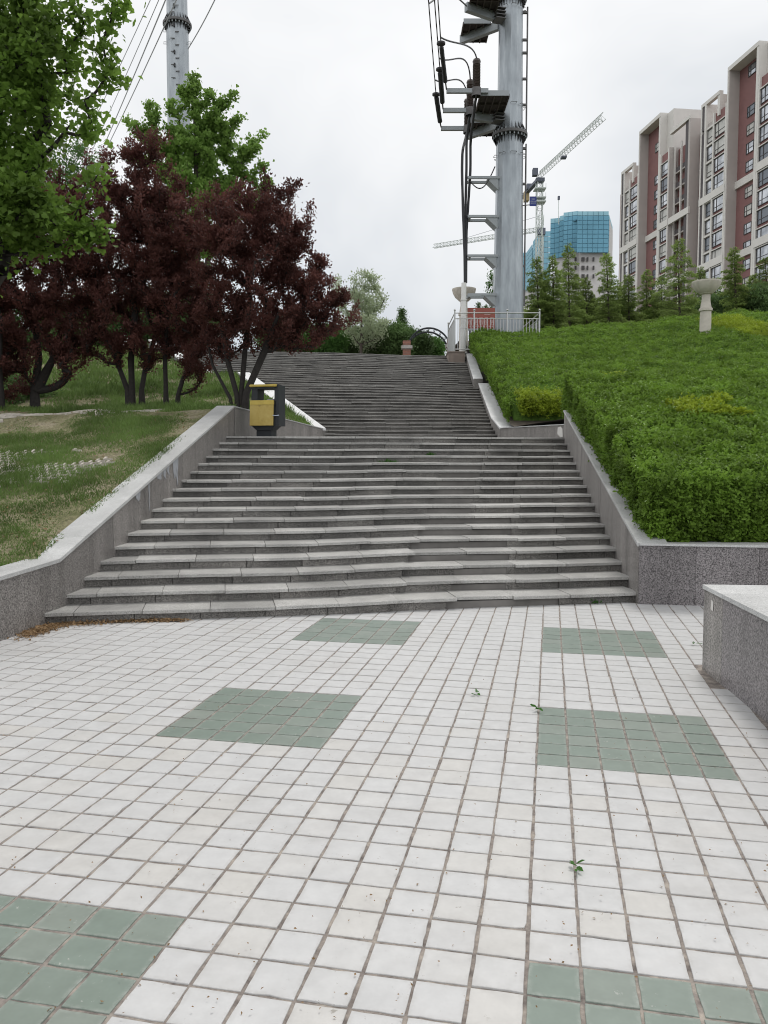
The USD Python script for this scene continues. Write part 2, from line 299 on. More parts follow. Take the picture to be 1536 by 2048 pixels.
m_yellow = M('yellow_paint', {'g': ('geometry', {}), 'n': ('noise_texture', {'scale': 9, 'detail': 7, 'roughness': 0.75}),
                              'r': ('rgb_ramp', {'ramp': [(0.3, (0.20, 0.14, 0.05)), (0.42, (0.40, 0.29, 0.075)), (0.68, (0.46, 0.35, 0.11)), (0.78, (0.55, 0.47, 0.25))]}),
                              'p': ('principled_bsdf', {'roughness': 0.55})}, [('g.position', 'n.vector'), ('n.fac', 'r.fac'), ('r.color', 'p.base_color')])
m_yellow_lid = plain('yellow_lid', (0.47, 0.35, 0.075), 0.5, var=0.15, vscale=8)
m_bindark = plain('bin_dark', (0.012, 0.014, 0.017), 0.5, var=0.3, vscale=6)
m_ash = plain('bin_ash', (0.25, 0.25, 0.25), 0.6)
m_apt_brick = plain('apartment_brick', (0.215, 0.105, 0.10), 0.85, var=0.10, vscale=0.6)
m_apt_white = plain('apartment_trim', (0.60, 0.575, 0.54), 0.8, var=0.06, vscale=0.4)
m_apt_grey = plain('apartment_panel', (0.42, 0.385, 0.36), 0.8, var=0.06, vscale=0.4)
m_apt_dark = plain('apartment_louver', (0.07, 0.06, 0.062), 0.7)
m_winframe = plain('window_frame', (0.05, 0.045, 0.045), 0.5)
m_glass = M('window_glass', {'g': ('geometry', {}), 'n': ('noise_texture', {'scale': 0.55, 'detail': 3}), 'r': ('rgb_ramp', {'ramp': [(0.35, (0.25, 0.265, 0.285)), (0.65, (0.55, 0.565, 0.59))]}),
                             'p': ('principled_bsdf', {'roughness': 0.06, 'metallic': 0.75})}, [('g.position', 'n.vector'), ('n.fac', 'r.fac'), ('r.color', 'p.base_color')])
m_glass_dark = plain('window_glass_dark', (0.12, 0.135, 0.155), 0.08, 0.4)
m_curtain = plain('curtain', (0.50, 0.49, 0.46), 0.5, var=0.2, vscale=0.8)
m_net = plain('teal_net', (0.15, 0.35, 0.47), 0.95, var=0.16, vscale=0.12)
m_net_light = plain('teal_net_light', (0.29, 0.51, 0.60), 0.95, var=0.12, vscale=0.12)
m_net_frame = plain('net_frame', (0.12, 0.30, 0.42), 0.7)
m_net_far = plain('teal_net_far', (0.20, 0.40, 0.50), 0.75, var=0.2, vscale=0.08)
m_tower_conc = plain('tower_concrete', (0.54, 0.515, 0.505), 0.9, var=0.12, vscale=0.15)
m_crane = plain('crane_paint', (0.50, 0.54, 0.51), 0.6, var=0.15, vscale=0.3)
m_crane_dark = plain('crane_dark', (0.10, 0.11, 0.14), 0.6)
m_crane_yellow = plain('crane_yellow', (0.42, 0.32, 0.16), 0.6)
m_whiteblk = plain('broken_plaster', (0.62, 0.60, 0.57), 0.9, var=0.1)

rng = np.random.default_rng(11)
R_, T1_ = 0.1126, 0.370
Z_L1 = -0.004 + 17 * R_              # lower landing
B0 = 7.78
B2, T2_ = 18.94, 0.385               # middle flight
Z_L2 = Z_L1 + 17 * R_
B3, T3_ = 25.80, 0.394               # upper flight
Z_TOP = Z_L2 + 17 * R_
lin = lambda x, xs, ys: np.interp(x, xs, ys)
aL1 = lambda b: -1.585 + (b - 7.78) * 0.2806
aR1 = lambda b: 4.32 + (b - 7.78) * 0.3046
aL2 = lambda b: 2.36 + (b - 18.6) * (0.80 - 2.36) / 6.5
aR2 = lambda b: 6.74 + (b - 19.3) * 0.252
aL3 = lambda b: -0.16 + (b - 25.6) * -0.345
aR3 = lambda b: AB(2.97, 27.0)[0] + (b - 25.8) * 0.262

# ------------------------------------------------------------------ ground
g = MB(); g.add([(-1500, -300, -0.14), (1500, -300, -0.14), (1500, 2500, -0.14), (-1500, 2500, -0.14)], [[0, 1, 2, 3]])
single('ground', g, m_far_ground, kind='structure')

# plaza with its tiles
def tile_pt(u, v): return np.array([TX0 + TP * (u * tc + v * ts), TY0 + TP * (-u * ts + v * tc)])
plaza = Thing('plaza', None, None, kind='structure')
g = MB(); g.box((-0.2, 3.2, -0.06), (9.0, 13.0, 0.112)); plaza.part('mortar_bed', g, m_grout)
def tile_geo(mb, u, v, rng):
    c = tile_pt(u + 0.5, v + 0.5) + rng.normal(0, 0.0010, 2); h = 0.0743 + rng.normal(0, 0.0006); z = rng.normal(0.0, 0.0008); be = 0.0012
    an = -TY + rng.normal(0, 0.005); ca, sa = math.cos(an), math.sin(an); tx, ty = rng.normal(0, 0.005, 2)
    q = np.linspace(-1, 1, 5)[:-1]
    pts = np.array([(x, -1) for x in q] + [(1, y) for y in q] + [(-x, 1) for x in q] + [(-1, -y) for y in q]) * h
    pts += rng.normal(0, 0.0008, pts.shape)
    if rng.uniform() < 0.05: pts[4 * rng.integers(0, 4)] *= rng.uniform(0.91, 0.96)
    if rng.uniform() < 0.10:
        k = int(rng.integers(0, 16)); pts[k] *= rng.uniform(0.93, 0.97)
    n = len(pts); vs = []
    for r, zz in ((1, -0.012), (1, -be), (1 - be / h, 0.0)):
        for x, y in pts * r: vs.append((c[0] + x * ca - y * sa, c[1] + x * sa + y * ca, z + zz + tx * x + ty * y))
    mb.add(vs + [(c[0], c[1], z)], [[3 * n, 2 * n + j, 2 * n + (j + 1) % n] for j in range(n)])
    return mb.add(vs, [[n * k + j, n * k + (j + 1) % n, n * k + n + (j + 1) % n, n * k + n + j] for k in range(2) for j in range(n)])
cells = []
for u in range(-46, 18):
    for v in range(-38, 34):
        c = tile_pt(u + 0.5, v + 0.5); a, b = AB(*c)
        if c[1] < -2.0 or c[0] < -3.45 or b > 7.95 and c[0] < 2.72: continue
        if c[0] > 2.32 + 0.09 * (c[1] - 5.77) and c[1] < 5.85: continue
        if c[0] > 4.2 or c[1] > 8.5: continue
        green = ((0 <= u < 6) or (-13 <= u < -7)) and ((0 <= v < 6) or (15 <= v < 21) or (-16 <= v < -10))
        q = to_px(np.array([c[0], c[1], 0.0])) if c[1] > 0.4 else np.array([-9e9, 0])
        vis = -60 < q[0] < 1596 and 0 < q[1] < 2120
        cells.append((u, v, green, vis, c[1]))
tr = np.random.default_rng(3)
whites = sorted([c for c in cells if not c[2] and c[3]], key=lambda c: c[4])
near = set((c[0], c[1]) for c in whites[:298])
rest = MB(); ng = 0
for u, v, green, vis, y in cells:
    if green and vis:
        plaza.part('green_tile', tile_geo(MB(), u, v, tr), m_green_tile)
    elif (u, v) in near:
        plaza.part('white_tile', tile_geo(MB(), u, v, tr), m_white_tile)
    elif not green:
        tile_geo(rest, u, v, tr)
plaza.part('farther_white_tile', rest, m_white_tile_far, kind='stuff')

# ------------------------------------------------------------------ stairs
def steps_detailed():
    t = Thing('lower_stairs', 'lowest wide flight of dark granite steps rising from the tiled plaza', 'stairs', W(1.4, B0, 0))
    core = MB()
    for k in range(17):
        b = B0 + T1_ * k; z = -0.004 + R_ * (k + 1)
        be = b + T1_ + 0.03 if k < 16 else b + 0.5
        l, r = aL1(b) - 0.08, aR1(b) + 0.08
        core.hexa([W(l, b + 0.025, -0.1), W(r, b + 0.025, -0.1), W(r + .1, be, -0.1), W(l + .1, be, -0.1), W(l, b + 0.025, z - 0.036), W(r, b + 0.025, z - 0.036), W(r + .1, be, z - 0.036), W(l + .1, be, z - 0.036)])
    t.part('concrete_core', core, m_core)
    sr = np.random.default_rng(5)
    for k in range(17):
        b = B0 + T1_ * k; z = -0.004 + R_ * (k + 1)
        l, r = aL1(b), aR1(b)
        x0 = l + 0.02; L = 0.615; off = 0.22 + 0.045 * k
        edges = [l - 0.04]; x = l + (off % L)
        while x < r - 0.15:
            edges.append(x + sr.normal(0, 0.008)); x += L
        edges.append(r + 0.04)
        fade = 1.0 - 0.55 * k / 16
        sag = lambda a: fade * (0.016 * math.exp(-((a - (2.0 + 0.05 * k)) / 0.8) ** 2) - 0.010 * math.exp(-((a - 0.6 - 0.1 * k) / 1.0) ** 2))
        shift = lambda a: fade * (0.05 * math.exp(-((a - 2.6 - 0.08 * k) / 0.7) ** 2) - 0.03 * math.exp(-((a - 1.1) / 0.9) ** 2))
        jz = sr.normal(0, 0.0022, len(edges)); tb = sr.normal(0, 0.007, len(edges))
        for i in range(len(edges) - 1):
            e0, e1 = edges[i] + 0.003, edges[i + 1] - 0.003
            z0 = z + sag(edges[i]) + jz[i]; z1 = z + sag(edges[i + 1]) + jz[i] + sr.normal(0, 0.001)
            s0 = b - 0.028 + shift((e0 + e1) / 2) + tb[i]; bb = b + T1_ + 0.006 if k < 16 else b + 0.42
            m = MB(); th = 0.032; ch = 0.004
            pr = [(s0 + 0.0, -th), (s0, -ch), (s0 + ch, 0.0), (bb, 0.006), (bb, -th)]
            vs = [W(e0, p, z0 + q) for p, q in pr] + [W(e1, p, z1 + q) for p, q in pr]
            m.add(vs, [[0, 5, 6, 1], [1, 6, 7, 2], [2, 7, 8, 3], [3, 8, 9, 4], [4, 9, 5, 0]])
            m.add(vs, [[0, 1, 2], [0, 2, 3], [0, 3, 4], [5, 7, 6], [5, 8, 7], [5, 9, 8]])
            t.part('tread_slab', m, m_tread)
        rl = 0.61; x = l + ((0.10 + 0.05 * k + sr.uniform(0, .05)) % rl); redge = [l - 0.04]
        while x < r - 0.12:
            redge.append(x); x += rl
        redge.append(r + 0.04)
        for i in range(len(redge) - 1):
            e0, e1 = redge[i] + 0.0035, redge[i + 1] - 0.0035; mid = (e0 + e1) / 2
            s0 = b + shift(mid) + sr.normal(0, 0.003); zt0 = z - 0.034 + sag(e0); zt1 = z - 0.034 + sag(e1); zb = z - R_ - 0.02
            m = MB(); m.hexa([W(e0, s0, zb), W(e1, s0, zb), W(e1, s0 + 0.03, zb), W(e0, s0 + 0.03, zb), W(e0, s0, zt0), W(e1, s0, zt1), W(e1, s0 + 0.03, zt1), W(e0, s0 + 0.03, zt0)])
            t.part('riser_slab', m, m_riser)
    return t
steps_detailed()
def steps_far(name, label, b0, zb, t_, aL, aR, seed):
    t = Thing(name, label, 'stairs', W((aL(b0) + aR(b0)) / 2, b0, zb)); sr = np.random.default_rng(seed)
    for k in range(17):
        b = b0 + t_ * k; z = zb + R_ * (k + 1); l, r = aL(b) - 0.1, aR(b) + 0.1; depth = t_ + 0.02 if k < 16 else 0.6
        n = int((r - l) / 0.62) + 1; es = np.linspace(l, r, n + 1) + np.r_[0, sr.normal(0, 0.03, n - 1), 0]
        sagz = 0.012 * np.sin(es * 1.1 + k * 0.2) ; tre, ris = MB(), MB()
        for i in range(n):
            e0, e1 = es[i] + 0.002, es[i + 1] - 0.002; dz = sr.normal(0, 0.005); db = sr.normal(0, 0.012); th = 0.032
            za, zc = z + sagz[i] + dz, z + sagz[i + 1] + dz
            tre.hexa([W(e0, b - .025 + db, za - th), W(e1, b - .025 + db, zc - th), W(e1, b + depth, zc - th), W(e0, b + depth, za - th), W(e0, b - .025 + db, za), W(e1, b - .025 + db, zc), W(e1, b + depth, zc), W(e0, b + depth, za)])
            ris.hexa([W(e0, b, z - R_ - 0.05), W(e1, b, z - R_ - 0.05), W(e1, b + depth, z - R_ - 0.05), W(e0, b + depth, z - R_ - 0.05), W(e0, b, za - th - .002), W(e1, b, zc - th - .002), W(e1, b + depth, zc - th - .002), W(e0, b + depth, za - th - .002)])
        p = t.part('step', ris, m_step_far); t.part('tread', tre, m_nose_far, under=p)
steps_far('middle_stairs', 'middle flight of weathered steps behind the landing with the yellow bin', B2, Z_L1, T2_, aL2, aR2, 21)
steps_far('upper_stairs', 'topmost flight of steps ending below the pole and brick pillar', B3, Z_L2, T3_, aL3, aR3, 22)
g = MB()
g.hexa([W(aL1(13.7) - .2, 14.05, 1.6), W(aR1(13.7) + .3, 14.05, 1.6), W(9.5, B2 + .3, 1.6), W(1.9, B2 + .3, 1.6)] + [W(aL1(13.7) - .2, 14.05, Z_L1 - .001), W(aR1(13.7) + .3, 14.05, Z_L1 - .001), W(9.5, B2 + .3, Z_L1 - .001), W(1.9, B2 + .3, Z_L1 - .001)])
single('landing', g, m_tread, kind='structure')
g = MB(); b = B2 + 16 * T2_ + 0.3
g.hexa([W(aL2(b) - 1.4, b, 3.3), W(aR2(b) + 1, b, 3.3), W(aR3(B3) + .4, B3 + .3, 3.3), W(aL3(B3) - .4, B3 + .3, 3.3)] + [W(aL2(b) - 1.4, b, Z_L2 - .006), W(aR2(b) + .3, b, Z_L2 - .006), W(aR3(B3) + .3, B3 + .3, Z_L2 - .006), W(aL3(B3) - .4, B3 + .3, Z_L2 - .006)])
single('landing', g, m_tread, kind='structure')
g = MB(); b = B3 + 16 * T3_ + 0.55
g.hexa([W(-30, b, 4.5), W(aR3(b) + 30, b, 4.5), W(60, 95, 4.5), W(-40, 95, 4.5), W(-30, b, Z_TOP - .004), W(aR3(b) + 30, b, Z_TOP - .004), W(60, 95, Z_TOP - .004), W(-40, 95, Z_TOP - .004)])
single('terrace', g, m_concrete, kind='structure')

# ------------------------------------------------------------------ walls
def wall_run(t, pts, side, width, panel_mat, cop_mat, zbot, panel=0.62, cop=1.25, cop_th=0.035, over=0.012, cop_joint=0.002, body=True, panels=True, phase=0.0):
    """pts: (x, y, ztop) along the visible face; side = +1 when the body lies to the left of travel, -1 to the right."""
    P = np.array(pts, float); seg = np.diff(P[:, :2], axis=0); ln = np.linalg.norm(seg, axis=1); cum = np.r_[0, np.cumsum(ln)]
    def at(s):
        s = min(max(s, 0), cum[-1]); return np.array([np.interp(s, cum, P[:, k]) for k in range(3)])
    def nrm(s):
        i = min(np.searchsorted(cum, s, 'right') - 1, len(ln) - 1); d = seg[max(i, 0)] / ln[max(i, 0)]
        return np.array([-d[1], d[0]]) * side        # towards the body
    br = sorted(set([0.0, *cum.tolist()]))
    def cuts(step, ph):
        c = set(br)
        s = ph if ph > 0 else step
        while s < cum[-1]:
            if min(abs(s - x) for x in c) > 0.12: c.add(s)
            s += step
        return sorted(c)
    def piece(s0, s1, off0, off1, zb, dz0, gap):
        m = MB(); e = gap
        mid = (s0 + s1) / 2; n = nrm(mid); a, b = at(s0), at(s1); d = (b[:2] - a[:2]) / max(np.linalg.norm(b[:2] - a[:2]), 1e-9)
        a2, b2 = a[:2] + d * e, b[:2] - d * e
        q = [(*(a2 + n * off0), zb if zb is not None else a[2] + dz0[0]), (*(b2 + n * off0), zb if zb is not None else b[2] + dz0[0]), (*(b2 + n * off1), zb if zb is not None else b[2] + dz0[0]), (*(a2 + n * off1), zb if zb is not None else a[2] + dz0[0])]
        tq = [(*(a2 + n * off0), a[2] + dz0[1]), (*(b2 + n * off0), b[2] + dz0[1]), (*(b2 + n * off1), b[2] + dz0[1]), (*(a2 + n * off1), a[2] + dz0[1])]
        if side < 0: q, tq = q[::-1], tq[::-1]
        return m.hexa(q + tq)
    if body:
        m = MB()
        for s0, s1 in zip(br[:-1], br[1:]):
            x = piece(s0, s1, 0.022, width - 0.01, zbot, (0, -cop_th - 0.001), 0.0); m.add(*x.data())
        t.part('wall_body', m, m_core)
    if panels:
        cs = cuts(panel, phase)
        for s0, s1 in zip(cs[:-1], cs[1:]):
            t.part('cladding_panel', piece(s0, s1, rng.normal(0, 0.0008), 0.02, zbot, (0, -cop_th - 0.002), 0.0016), panel_mat)
    cs = cuts(cop, 0.0)
    for s0, s1 in zip(cs[:-1], cs[1:]):
        t.part('coping_slab', piece(s0, s1, -over, width, None, (-cop_th, 0.0 + rng.normal(0, 0.001)), cop_joint), cop_mat)
K = W(aL1(7.93), 7.93)
left_corner = np.array([-2.60, 13.95])
t = Thing('left_stair_wall', 'sloping granite wall with pale coping left of the lower stairs', 'wall', (K[0], K[1], 0))
wall_run(t, [(-3.45, 4.0, 0.52), (-3.235, 6.6, 0.545), (K[0], K[1] + .05, 0.588), (left_corner[0], left_corner[1], 2.447)], 1, 0.30, m_panel, m_coping, -0.1, panel=0.60, cop=2.05)
# white mortar runs below the coping
g = MB(); mr = np.random.default_rng(8)
for s, hgt, wd in ((0.31, 0.10, 0.09), (0.365, 0.34, 0.022), (0.425, 0.07, 0.12), (0.455, 0.12, 0.06), (0.475, 0.13, 0.05), (0.515, 0.24, 0.09), (0.53, 0.36, 0.06)):
    k0 = np.array([K[0], K[1] + .05]); d = (left_corner - k0); L = np.linalg.norm(d); d /= L; n = np.array([d[1], -d[0]]) * 0.0035
    zt = lambda s: 0.588 + (2.447 - 0.588) * s - 0.04
    prev = None
    for i in range(6):
        f = i / 5; w_ = wd * (1 - 0.75 * f) * mr.uniform(0.75, 1.2); c = k0 + d * (s * L + 0.02 * mr.normal() * f) + n; z = zt(s) - hgt * f
        row = [(*(c - d * w_), z - w_ * .3), (*(c + d * w_), z + w_ * .3)]
        if prev: g.add([prev[0], prev[1], row[1], row[0]], [[0, 3, 2, 1]])
        prev = row
t.part('mortar_run', g, plain('mortar', (0.33, 0.34, 0.36), 0.9, var=0.2, vscale=30), label='pale mortar streaks under the coping')

t = Thing('landing_planter_wall', 'low grey planter wall on the landing behind the yellow bin', 'wall', (-2.0, 16.3, Z_L1))
wall_run(t, [(left_corner[0] + .01, left_corner[1] + .02, 2.44), (-1.42, 18.70, 2.235)], 1, 0.12, m_panel, m_coping, Z_L1 - .2, panel=0.9, cop=2.4, cop_th=0.02)
t = Thing('middle_left_parapet', 'bright white sloping parapet left of the middle stairs', 'wall', (-1.42, 18.7, Z_L1))
p0, p1 = W(aL2(18.62), 18.62), W(aL2(25.0), 25.0)
wall_run(t, [(*p0, 2.235), (*p1, Z_L2 + 0.33)], 1, 0.36, m_panel, m_white_cop, Z_L1 - .3, panel=1.2, cop=2.2, cop_th=0.05)
t = Thing('upper_left_parapet', 'short white parapet end seen through the plum branches', 'wall', (*W(aL3(25.7), 25.7), Z_L2))
p0, p1 = W(aL3(25.7), 25.7), W(aL3(32.0), 32.0)
wall_run(t, [(*p0, Z_L2 + .35), (*p1, Z_TOP + 0.3)], 1, 0.36, m_panel, m_white_cop, Z_L2 - .3, panel=1.2, cop=2.2, cop_th=0.05)
# right side
RK = np.array([2.68, 8.36]); RT = np.array([3.30, 14.75])
t = Thing('right_stair_wall', 'sloping granite wall right of the lower stairs below the big hedge', 'wall', (RK[0], RK[1], 0))
wall_run(t, [(RK[0], RK[1] + .02, 0.645), (RT[0], RT[1], 2.42)], -1, 0.30, m_panel, m_coping, -0.1, panel=0.6, cop=2.0)
t = Thing('front_planter_wall', 'speckled granite planter wall facing the plaza under the hedge', 'wall', (3.6, 8.2, 0))
wall_run(t, [(RK[0] + .004, RK[1], 0.645), (7.5, 7.62, 0.635)], 1, 0.30, m_panel_front, m_coping, -0.1, panel=0.62, cop=1.6, cop_th=0.022, phase=0.57)
t = Thing('right_landing_wall', 'low landing wall with broken cladding below the golden shrub', 'wall', (3.2, 17, Z_L1))
wall_run(t, [(3.34, 14.80, 2.17), (2.86, 19.75, 2.29)], -1, 0.25, m_panel, m_coping, Z_L1 - .2, panel=0.66, cop=2.4, cop_th=0.02)
g = MB(); g.add([(3.333, 14.92, 1.93), (3.318, 15.08, 1.93), (3.30, 15.25, 2.0), (3.303, 15.22, 2.12), (3.32, 15.05, 2.13), (3.331, 14.95, 2.08)], [[0, 5, 4], [0, 4, 3], [0, 3, 2], [0, 2, 1]])
g.v[-1][:, 0] -= 0.012
t.part('plaster_patch', g, m_whiteblk, label='white patch where cladding has fallen off')
t = Thing('middle_right_parapet', 'pale coped parapet right of the middle stairs beside the hedge', 'wall', (2.86, 19.75, Z_L1))
q0, q1 = (2.86, 19.76), W(aR2(25.2), 25.2)
wall_run(t, [(*q0, 2.29), (*W(aR2(20.4), 20.4), 2.64), (*q1, Z_L2 + 0.16)], -1, 0.34, m_panel, m_white_cop, Z_L1 - .3, panel=1.2, cop=2.2, cop_th=0.04)
t = Thing('upper_right_parapet', 'pale coped parapet with square end beside the topmost stairs', 'wall', (*W(aR3(25.75), 25.75), Z_L2))
q0, q1 = W(aR3(25.7), 25.7), W(aR3(31.3), 31.3)
wall_run(t, [(*q0, Z_L2 + 0.36), (*q1, Z_TOP + 0.02)], -1, 0.30, m_panel, m_white_cop, Z_L2 - .3, panel=1.2, cop=2.2, cop_th=0.04)
g = MB(); g.hexa([(q0[0] - .005, q0[1] - .03, Z_L2 - .2), (q0[0] + .3, q0[1] - .03, Z_L2 - .2), (q0[0] + .3, q0[1], Z_L2 - .2), (q0[0] - .005, q0[1], Z_L2 - .2), (q0[0] - .005, q0[1] - .03, Z_L2 + .345), (q0[0] + .3, q0[1] - .03, Z_L2 + .345), (q0[0] + .3, q0[1], Z_L2 + .345), (q0[0] - .005, q0[1], Z_L2 + .345)])
t.part('end_panel', g, m_panel)
# granite block at the right edge of the plaza
t = Thing('granite_block', 'low polished granite block with pale top slab at plaza right edge', 'block', (2.7, 4.5, 0))
A_, B_ = np.array([2.33, 5.77]), np.array([2.06, 2.4])
d = (B_ - A_) / np.linalg.norm(B_ - A_); nn = np.array([-d[1], d[0]])
zt = 0.62
g = MB(); g.hexa([(*(A_ + nn * .02), -.1), (*(B_ + nn * .02), -.1), (*(B_ + nn * 2.4), -.1), (*(A_ + nn * 2.4), -.1), (*(A_ + nn * .02), zt - .03), (*(B_ + nn * .02), zt - .03), (*(B_ + nn * 2.4), zt - .03), (*(A_ + nn * 2.4), zt - .03)])
t.part('block_core', g, m_core)
s = 0.0
for w_ in (0.40, 0.9, 0.9, 0.9):
    a, b = A_ + d * (s + .0015), A_ + d * (s + w_ - .0015); g = MB()
    g.hexa([(*a, -.05), (*b, -.05), (*(b + nn * .02), -.05), (*(a + nn * .02), -.05), (*a, zt - .032), (*b, zt - .032), (*(b + nn * .02), zt - .032), (*(a + nn * .02), zt - .032)])
    t.part('cladding_panel', g, m_panel_front if s else m_panel); s += w_
for i in range(2):
    for j, (r0, r1) in enumerate(((-.012, 0.62), (0.625, 1.4), (1.405, 2.4))):
        s0, s1 = (-.0, 0.42) if i == 0 else (0.425, 3.3); g = MB()
        c = [A_ + d * s0 + nn * r0, A_ + d * s1 + nn * r0, A_ + d * s1 + nn * r1, A_ + d * s0 + nn * r1]
        g.hexa([(*p, zt - .03) for p in c] + [(*p, zt) for p in c]); t.part('top_slab', g, m_coping)
a = A_ + d * 0.16 - nn * .003; g = MB(); g.add([(*a, .47), (*(a + d * .05), .46), (*(a + d * .055), .53), (*(a + d * .01), .54)], [[0, 1, 2, 3]]); t.part('paper_scrap', g, m_whiteblk, label='torn white sticker remains')

# ------------------------------------------------------------------ terrain
def left_edge(y):      # outer face of what bounds the lawn on the right
    return np.interp(y, [0, 4, 6.6, 7.4, 13.9, 18.6, 25.0, 26, 31, 40], [-3.9, -3.62, -3.40, -3.27, -2.76, -1.56, -4.45, -5.5, -8.7, -13])
def lawn_z(x, y):
    z = np.interp(y, [0, 4, 7.2, 13.9, 18, 25, 32, 38], [0.46, 0.49, 0.53, 2.38, 2.62, 4.25, 5.95, 6.3])
    ze = np.interp(y, [0, 4, 7.4, 13.95, 18.7, 24.8, 25.6, 31, 38], [0.47, 0.49, 0.545, 2.395, 2.17, 4.0, 4.05, 5.9, 6.3])
    dist = np.maximum(left_edge(y) - x, 0)
    lat = np.clip((-3.1 - x) * 0.05, 0, 0.25) * np.clip((16 - y) / 3, 0, 1)
    nz = meshkit.fbm(np.stack([x * 0.8, y * 0.8, 0 * x], -1), 3, 4) - 0.5
    nz2 = meshkit.fbm(np.stack([x * 4, y * 4, 0 * x], -1), 2, 14) - 0.5
    far = 1 - np.exp(-dist / 0.7)
    return ze + (z - lat - ze + nz * 0.16) * far + nz2 * 0.03 * far
def bed_z(x, y):
    return np.interp(y, [7, 8.6, 14.8, 19.5, 31.5, 37, 60], [0.58, 0.60, 2.30, 2.30, 5.75, 6.9, 7.2]) + np.clip(x - 8, 0, 8) * 0.05 * np.clip((y - 20) / 10, 0, 1)
def sheet(xs_of, ys, zf, nx):
    rows = []
    for y in ys:
        x0, x1 = xs_of(y); x = np.linspace(x0, x1, nx); rows.append(np.stack([x, np.full(nx, y), zf(x, np.full(nx, y))], -1))
    v = np.array(rows).reshape(-1, 3); i, j = np.meshgrid(np.arange(len(ys) - 1), np.arange(nx - 1), indexing='ij')
    return v, np.stack([i * nx + j, i * nx + j + 1, (i + 1) * nx + j + 1, (i + 1) * nx + j], -1).reshape(-1, 4)
ys = np.linspace(2, 40, 240)
LAWN_FAR = MB().add(*sheet(lambda y: (-80, -16), np.linspace(2, 40, 20), lambda x, y: lawn_z(x, y) - .01, 12)); single('lawn', LAWN_FAR, m_soil, kind='structure', smooth=True)
single('lawn', MB().add(*sheet(lambda y: (-16, left_edge(y)), ys, lawn_z, 190)), m_soil, kind='structure', smooth=True)
def right_edge(y):
    return np.interp(y, [7, 8.5, 14.75, 14.9, 19.75, 26.3, 31.5, 40], [2.9, 2.93, 3.55, 3.55, 3.1, 3.4, 3.45, 3.4])
single('planting_bed', MB().add(*sheet(lambda y: (right_edge(y), 40), np.linspace(8.3, 60, 160), bed_z, 80)), m_dirt, kind='structure', smooth=True)

# ------------------------------------------------------------------ leaves
def frames(d, n):
    d = d / (np.linalg.norm(d, axis=1, keepdims=True) + 1e-9)
    s = np.cross(d, n); s /= np.linalg.norm(s, axis=1, keepdims=True) + 1e-9
    return d, s, np.cross(s, d)
def leaves(pos, d, n, L, Wd, kind='kite', fold=0.18):
    d, s, u = frames(d, n); L = np.broadcast_to(L, len(pos))[:, None]; Wd = np.broadcast_to(Wd, len(pos))[:, None]
    if kind == 'kite':
        P = [pos, pos + d * L * .45 - s * Wd * .5 + u * Wd * fold, pos + d * L - u * L * .08, pos + d * L * .45 + s * Wd * .5 + u * Wd * fold]
        T = [[0, 2, 1], [0, 3, 2]]
    elif kind == 'oval':
        P = [pos, pos + d * L * .3 - s * Wd * .42 + u * Wd * fold, pos + d * L * .72 - s * Wd * .45 + u * Wd * fold, pos + d * L - u * L * .05,
             pos + d * L * .72 + s * Wd * .45 + u * Wd * fold, pos + d * L * .3 + s * Wd * .42 + u * Wd * fold]
        T = [[0, 2, 1], [0, 3, 2], [0, 4, 3], [0, 5, 4]]
    elif kind == 'fan':
        P = [pos, pos + d * L * .72 - s * Wd * .55 + u * L * .1, pos + d * L - s * Wd * .25, pos + d * L * .86, pos + d * L + s * Wd * .25, pos + d * L * .72 + s * Wd * .55 + u * L * .1]
        T = [[0, 2, 1], [0, 3, 2], [0, 4, 3], [0, 5, 4]]
    k = len(P); v = np.stack(P, 1).reshape(-1, 3); f = (np.arange(len(pos))[:, None, None] * k + np.array(T)[None]).reshape(-1, 3)
    return v, f
def unit(r, n): 
    v = r.normal(size=(n, 3)); return v / np.linalg.norm(v, axis=1, keepdims=True)

# ------------------------------------------------------------------ grass on the lawn
gr = np.random.default_rng(17)
def grass_patch(N, x0, x1, y0, y1, hmin, hmax, w, seed, cut=0.40):
    r = np.random.default_rng(seed); x = r.uniform(x0, x1, N); y = r.uniform(y0, y1, N)
    ok = x < left_edge(y) - 0.02; x, y = x[ok], y[ok]
    dens = meshkit.fbm(np.stack([x * 1.3, y * 1.3, 0 * x + 5], -1), 4, 9)
    pav = paver_mask(x, y)
    near_wall = np.exp(-((left_edge(y) - x) / 0.35) ** 2) * 0.15
    ok = dens + near_wall + r.normal(0, .035, len(x)) - 0.27 * pav > cut; x, y, dens = x[ok], y[ok], dens[ok]
    p = np.stack([x, y, lawn_z(x, y) - .01], -1); n = len(p)
    lean = r.normal(0, 0.45, (n, 2)); h = r.uniform(hmin, hmax, n) * (0.55 + 1.1 * (dens - cut) / 0.3)
    tip = p + np.stack([lean[:, 0] * h, lean[:, 1] * h, h], -1); an = r.uniform(0, np.pi, n); s = np.stack([np.cos(an), np.sin(an), 0 * an], -1) * (w / 2)
    mid = p * .5 + tip * .5 + np.array([0, 0, 1]) * (h * .12)[:, None]
    v = np.stack([p - s, p + s, mid + s * .8, tip, mid - s * .8], 1).reshape(-1, 3)
    f = (np.arange(n)[:, None, None] * 5 + np.array([[0, 1, 2], [0, 2, 4], [4, 2, 3]])[None]).reshape(-1, 3)
    return v, f
def paver_mask(x, y):
    a = np.exp(-(((x + 5.6) / 1.5) ** 4 + ((y - 14.3) / 0.75) ** 4)); b = np.exp(-(((x + 5.0) / 1.3) ** 4 + ((y - 10.6) / 0.8) ** 4))
    return np.maximum(a, b)
g = MB()
g.add(*grass_patch(150000, -9, -2.2, 6.0, 15, 0.016, 0.045, 0.009, 31, 0.345))
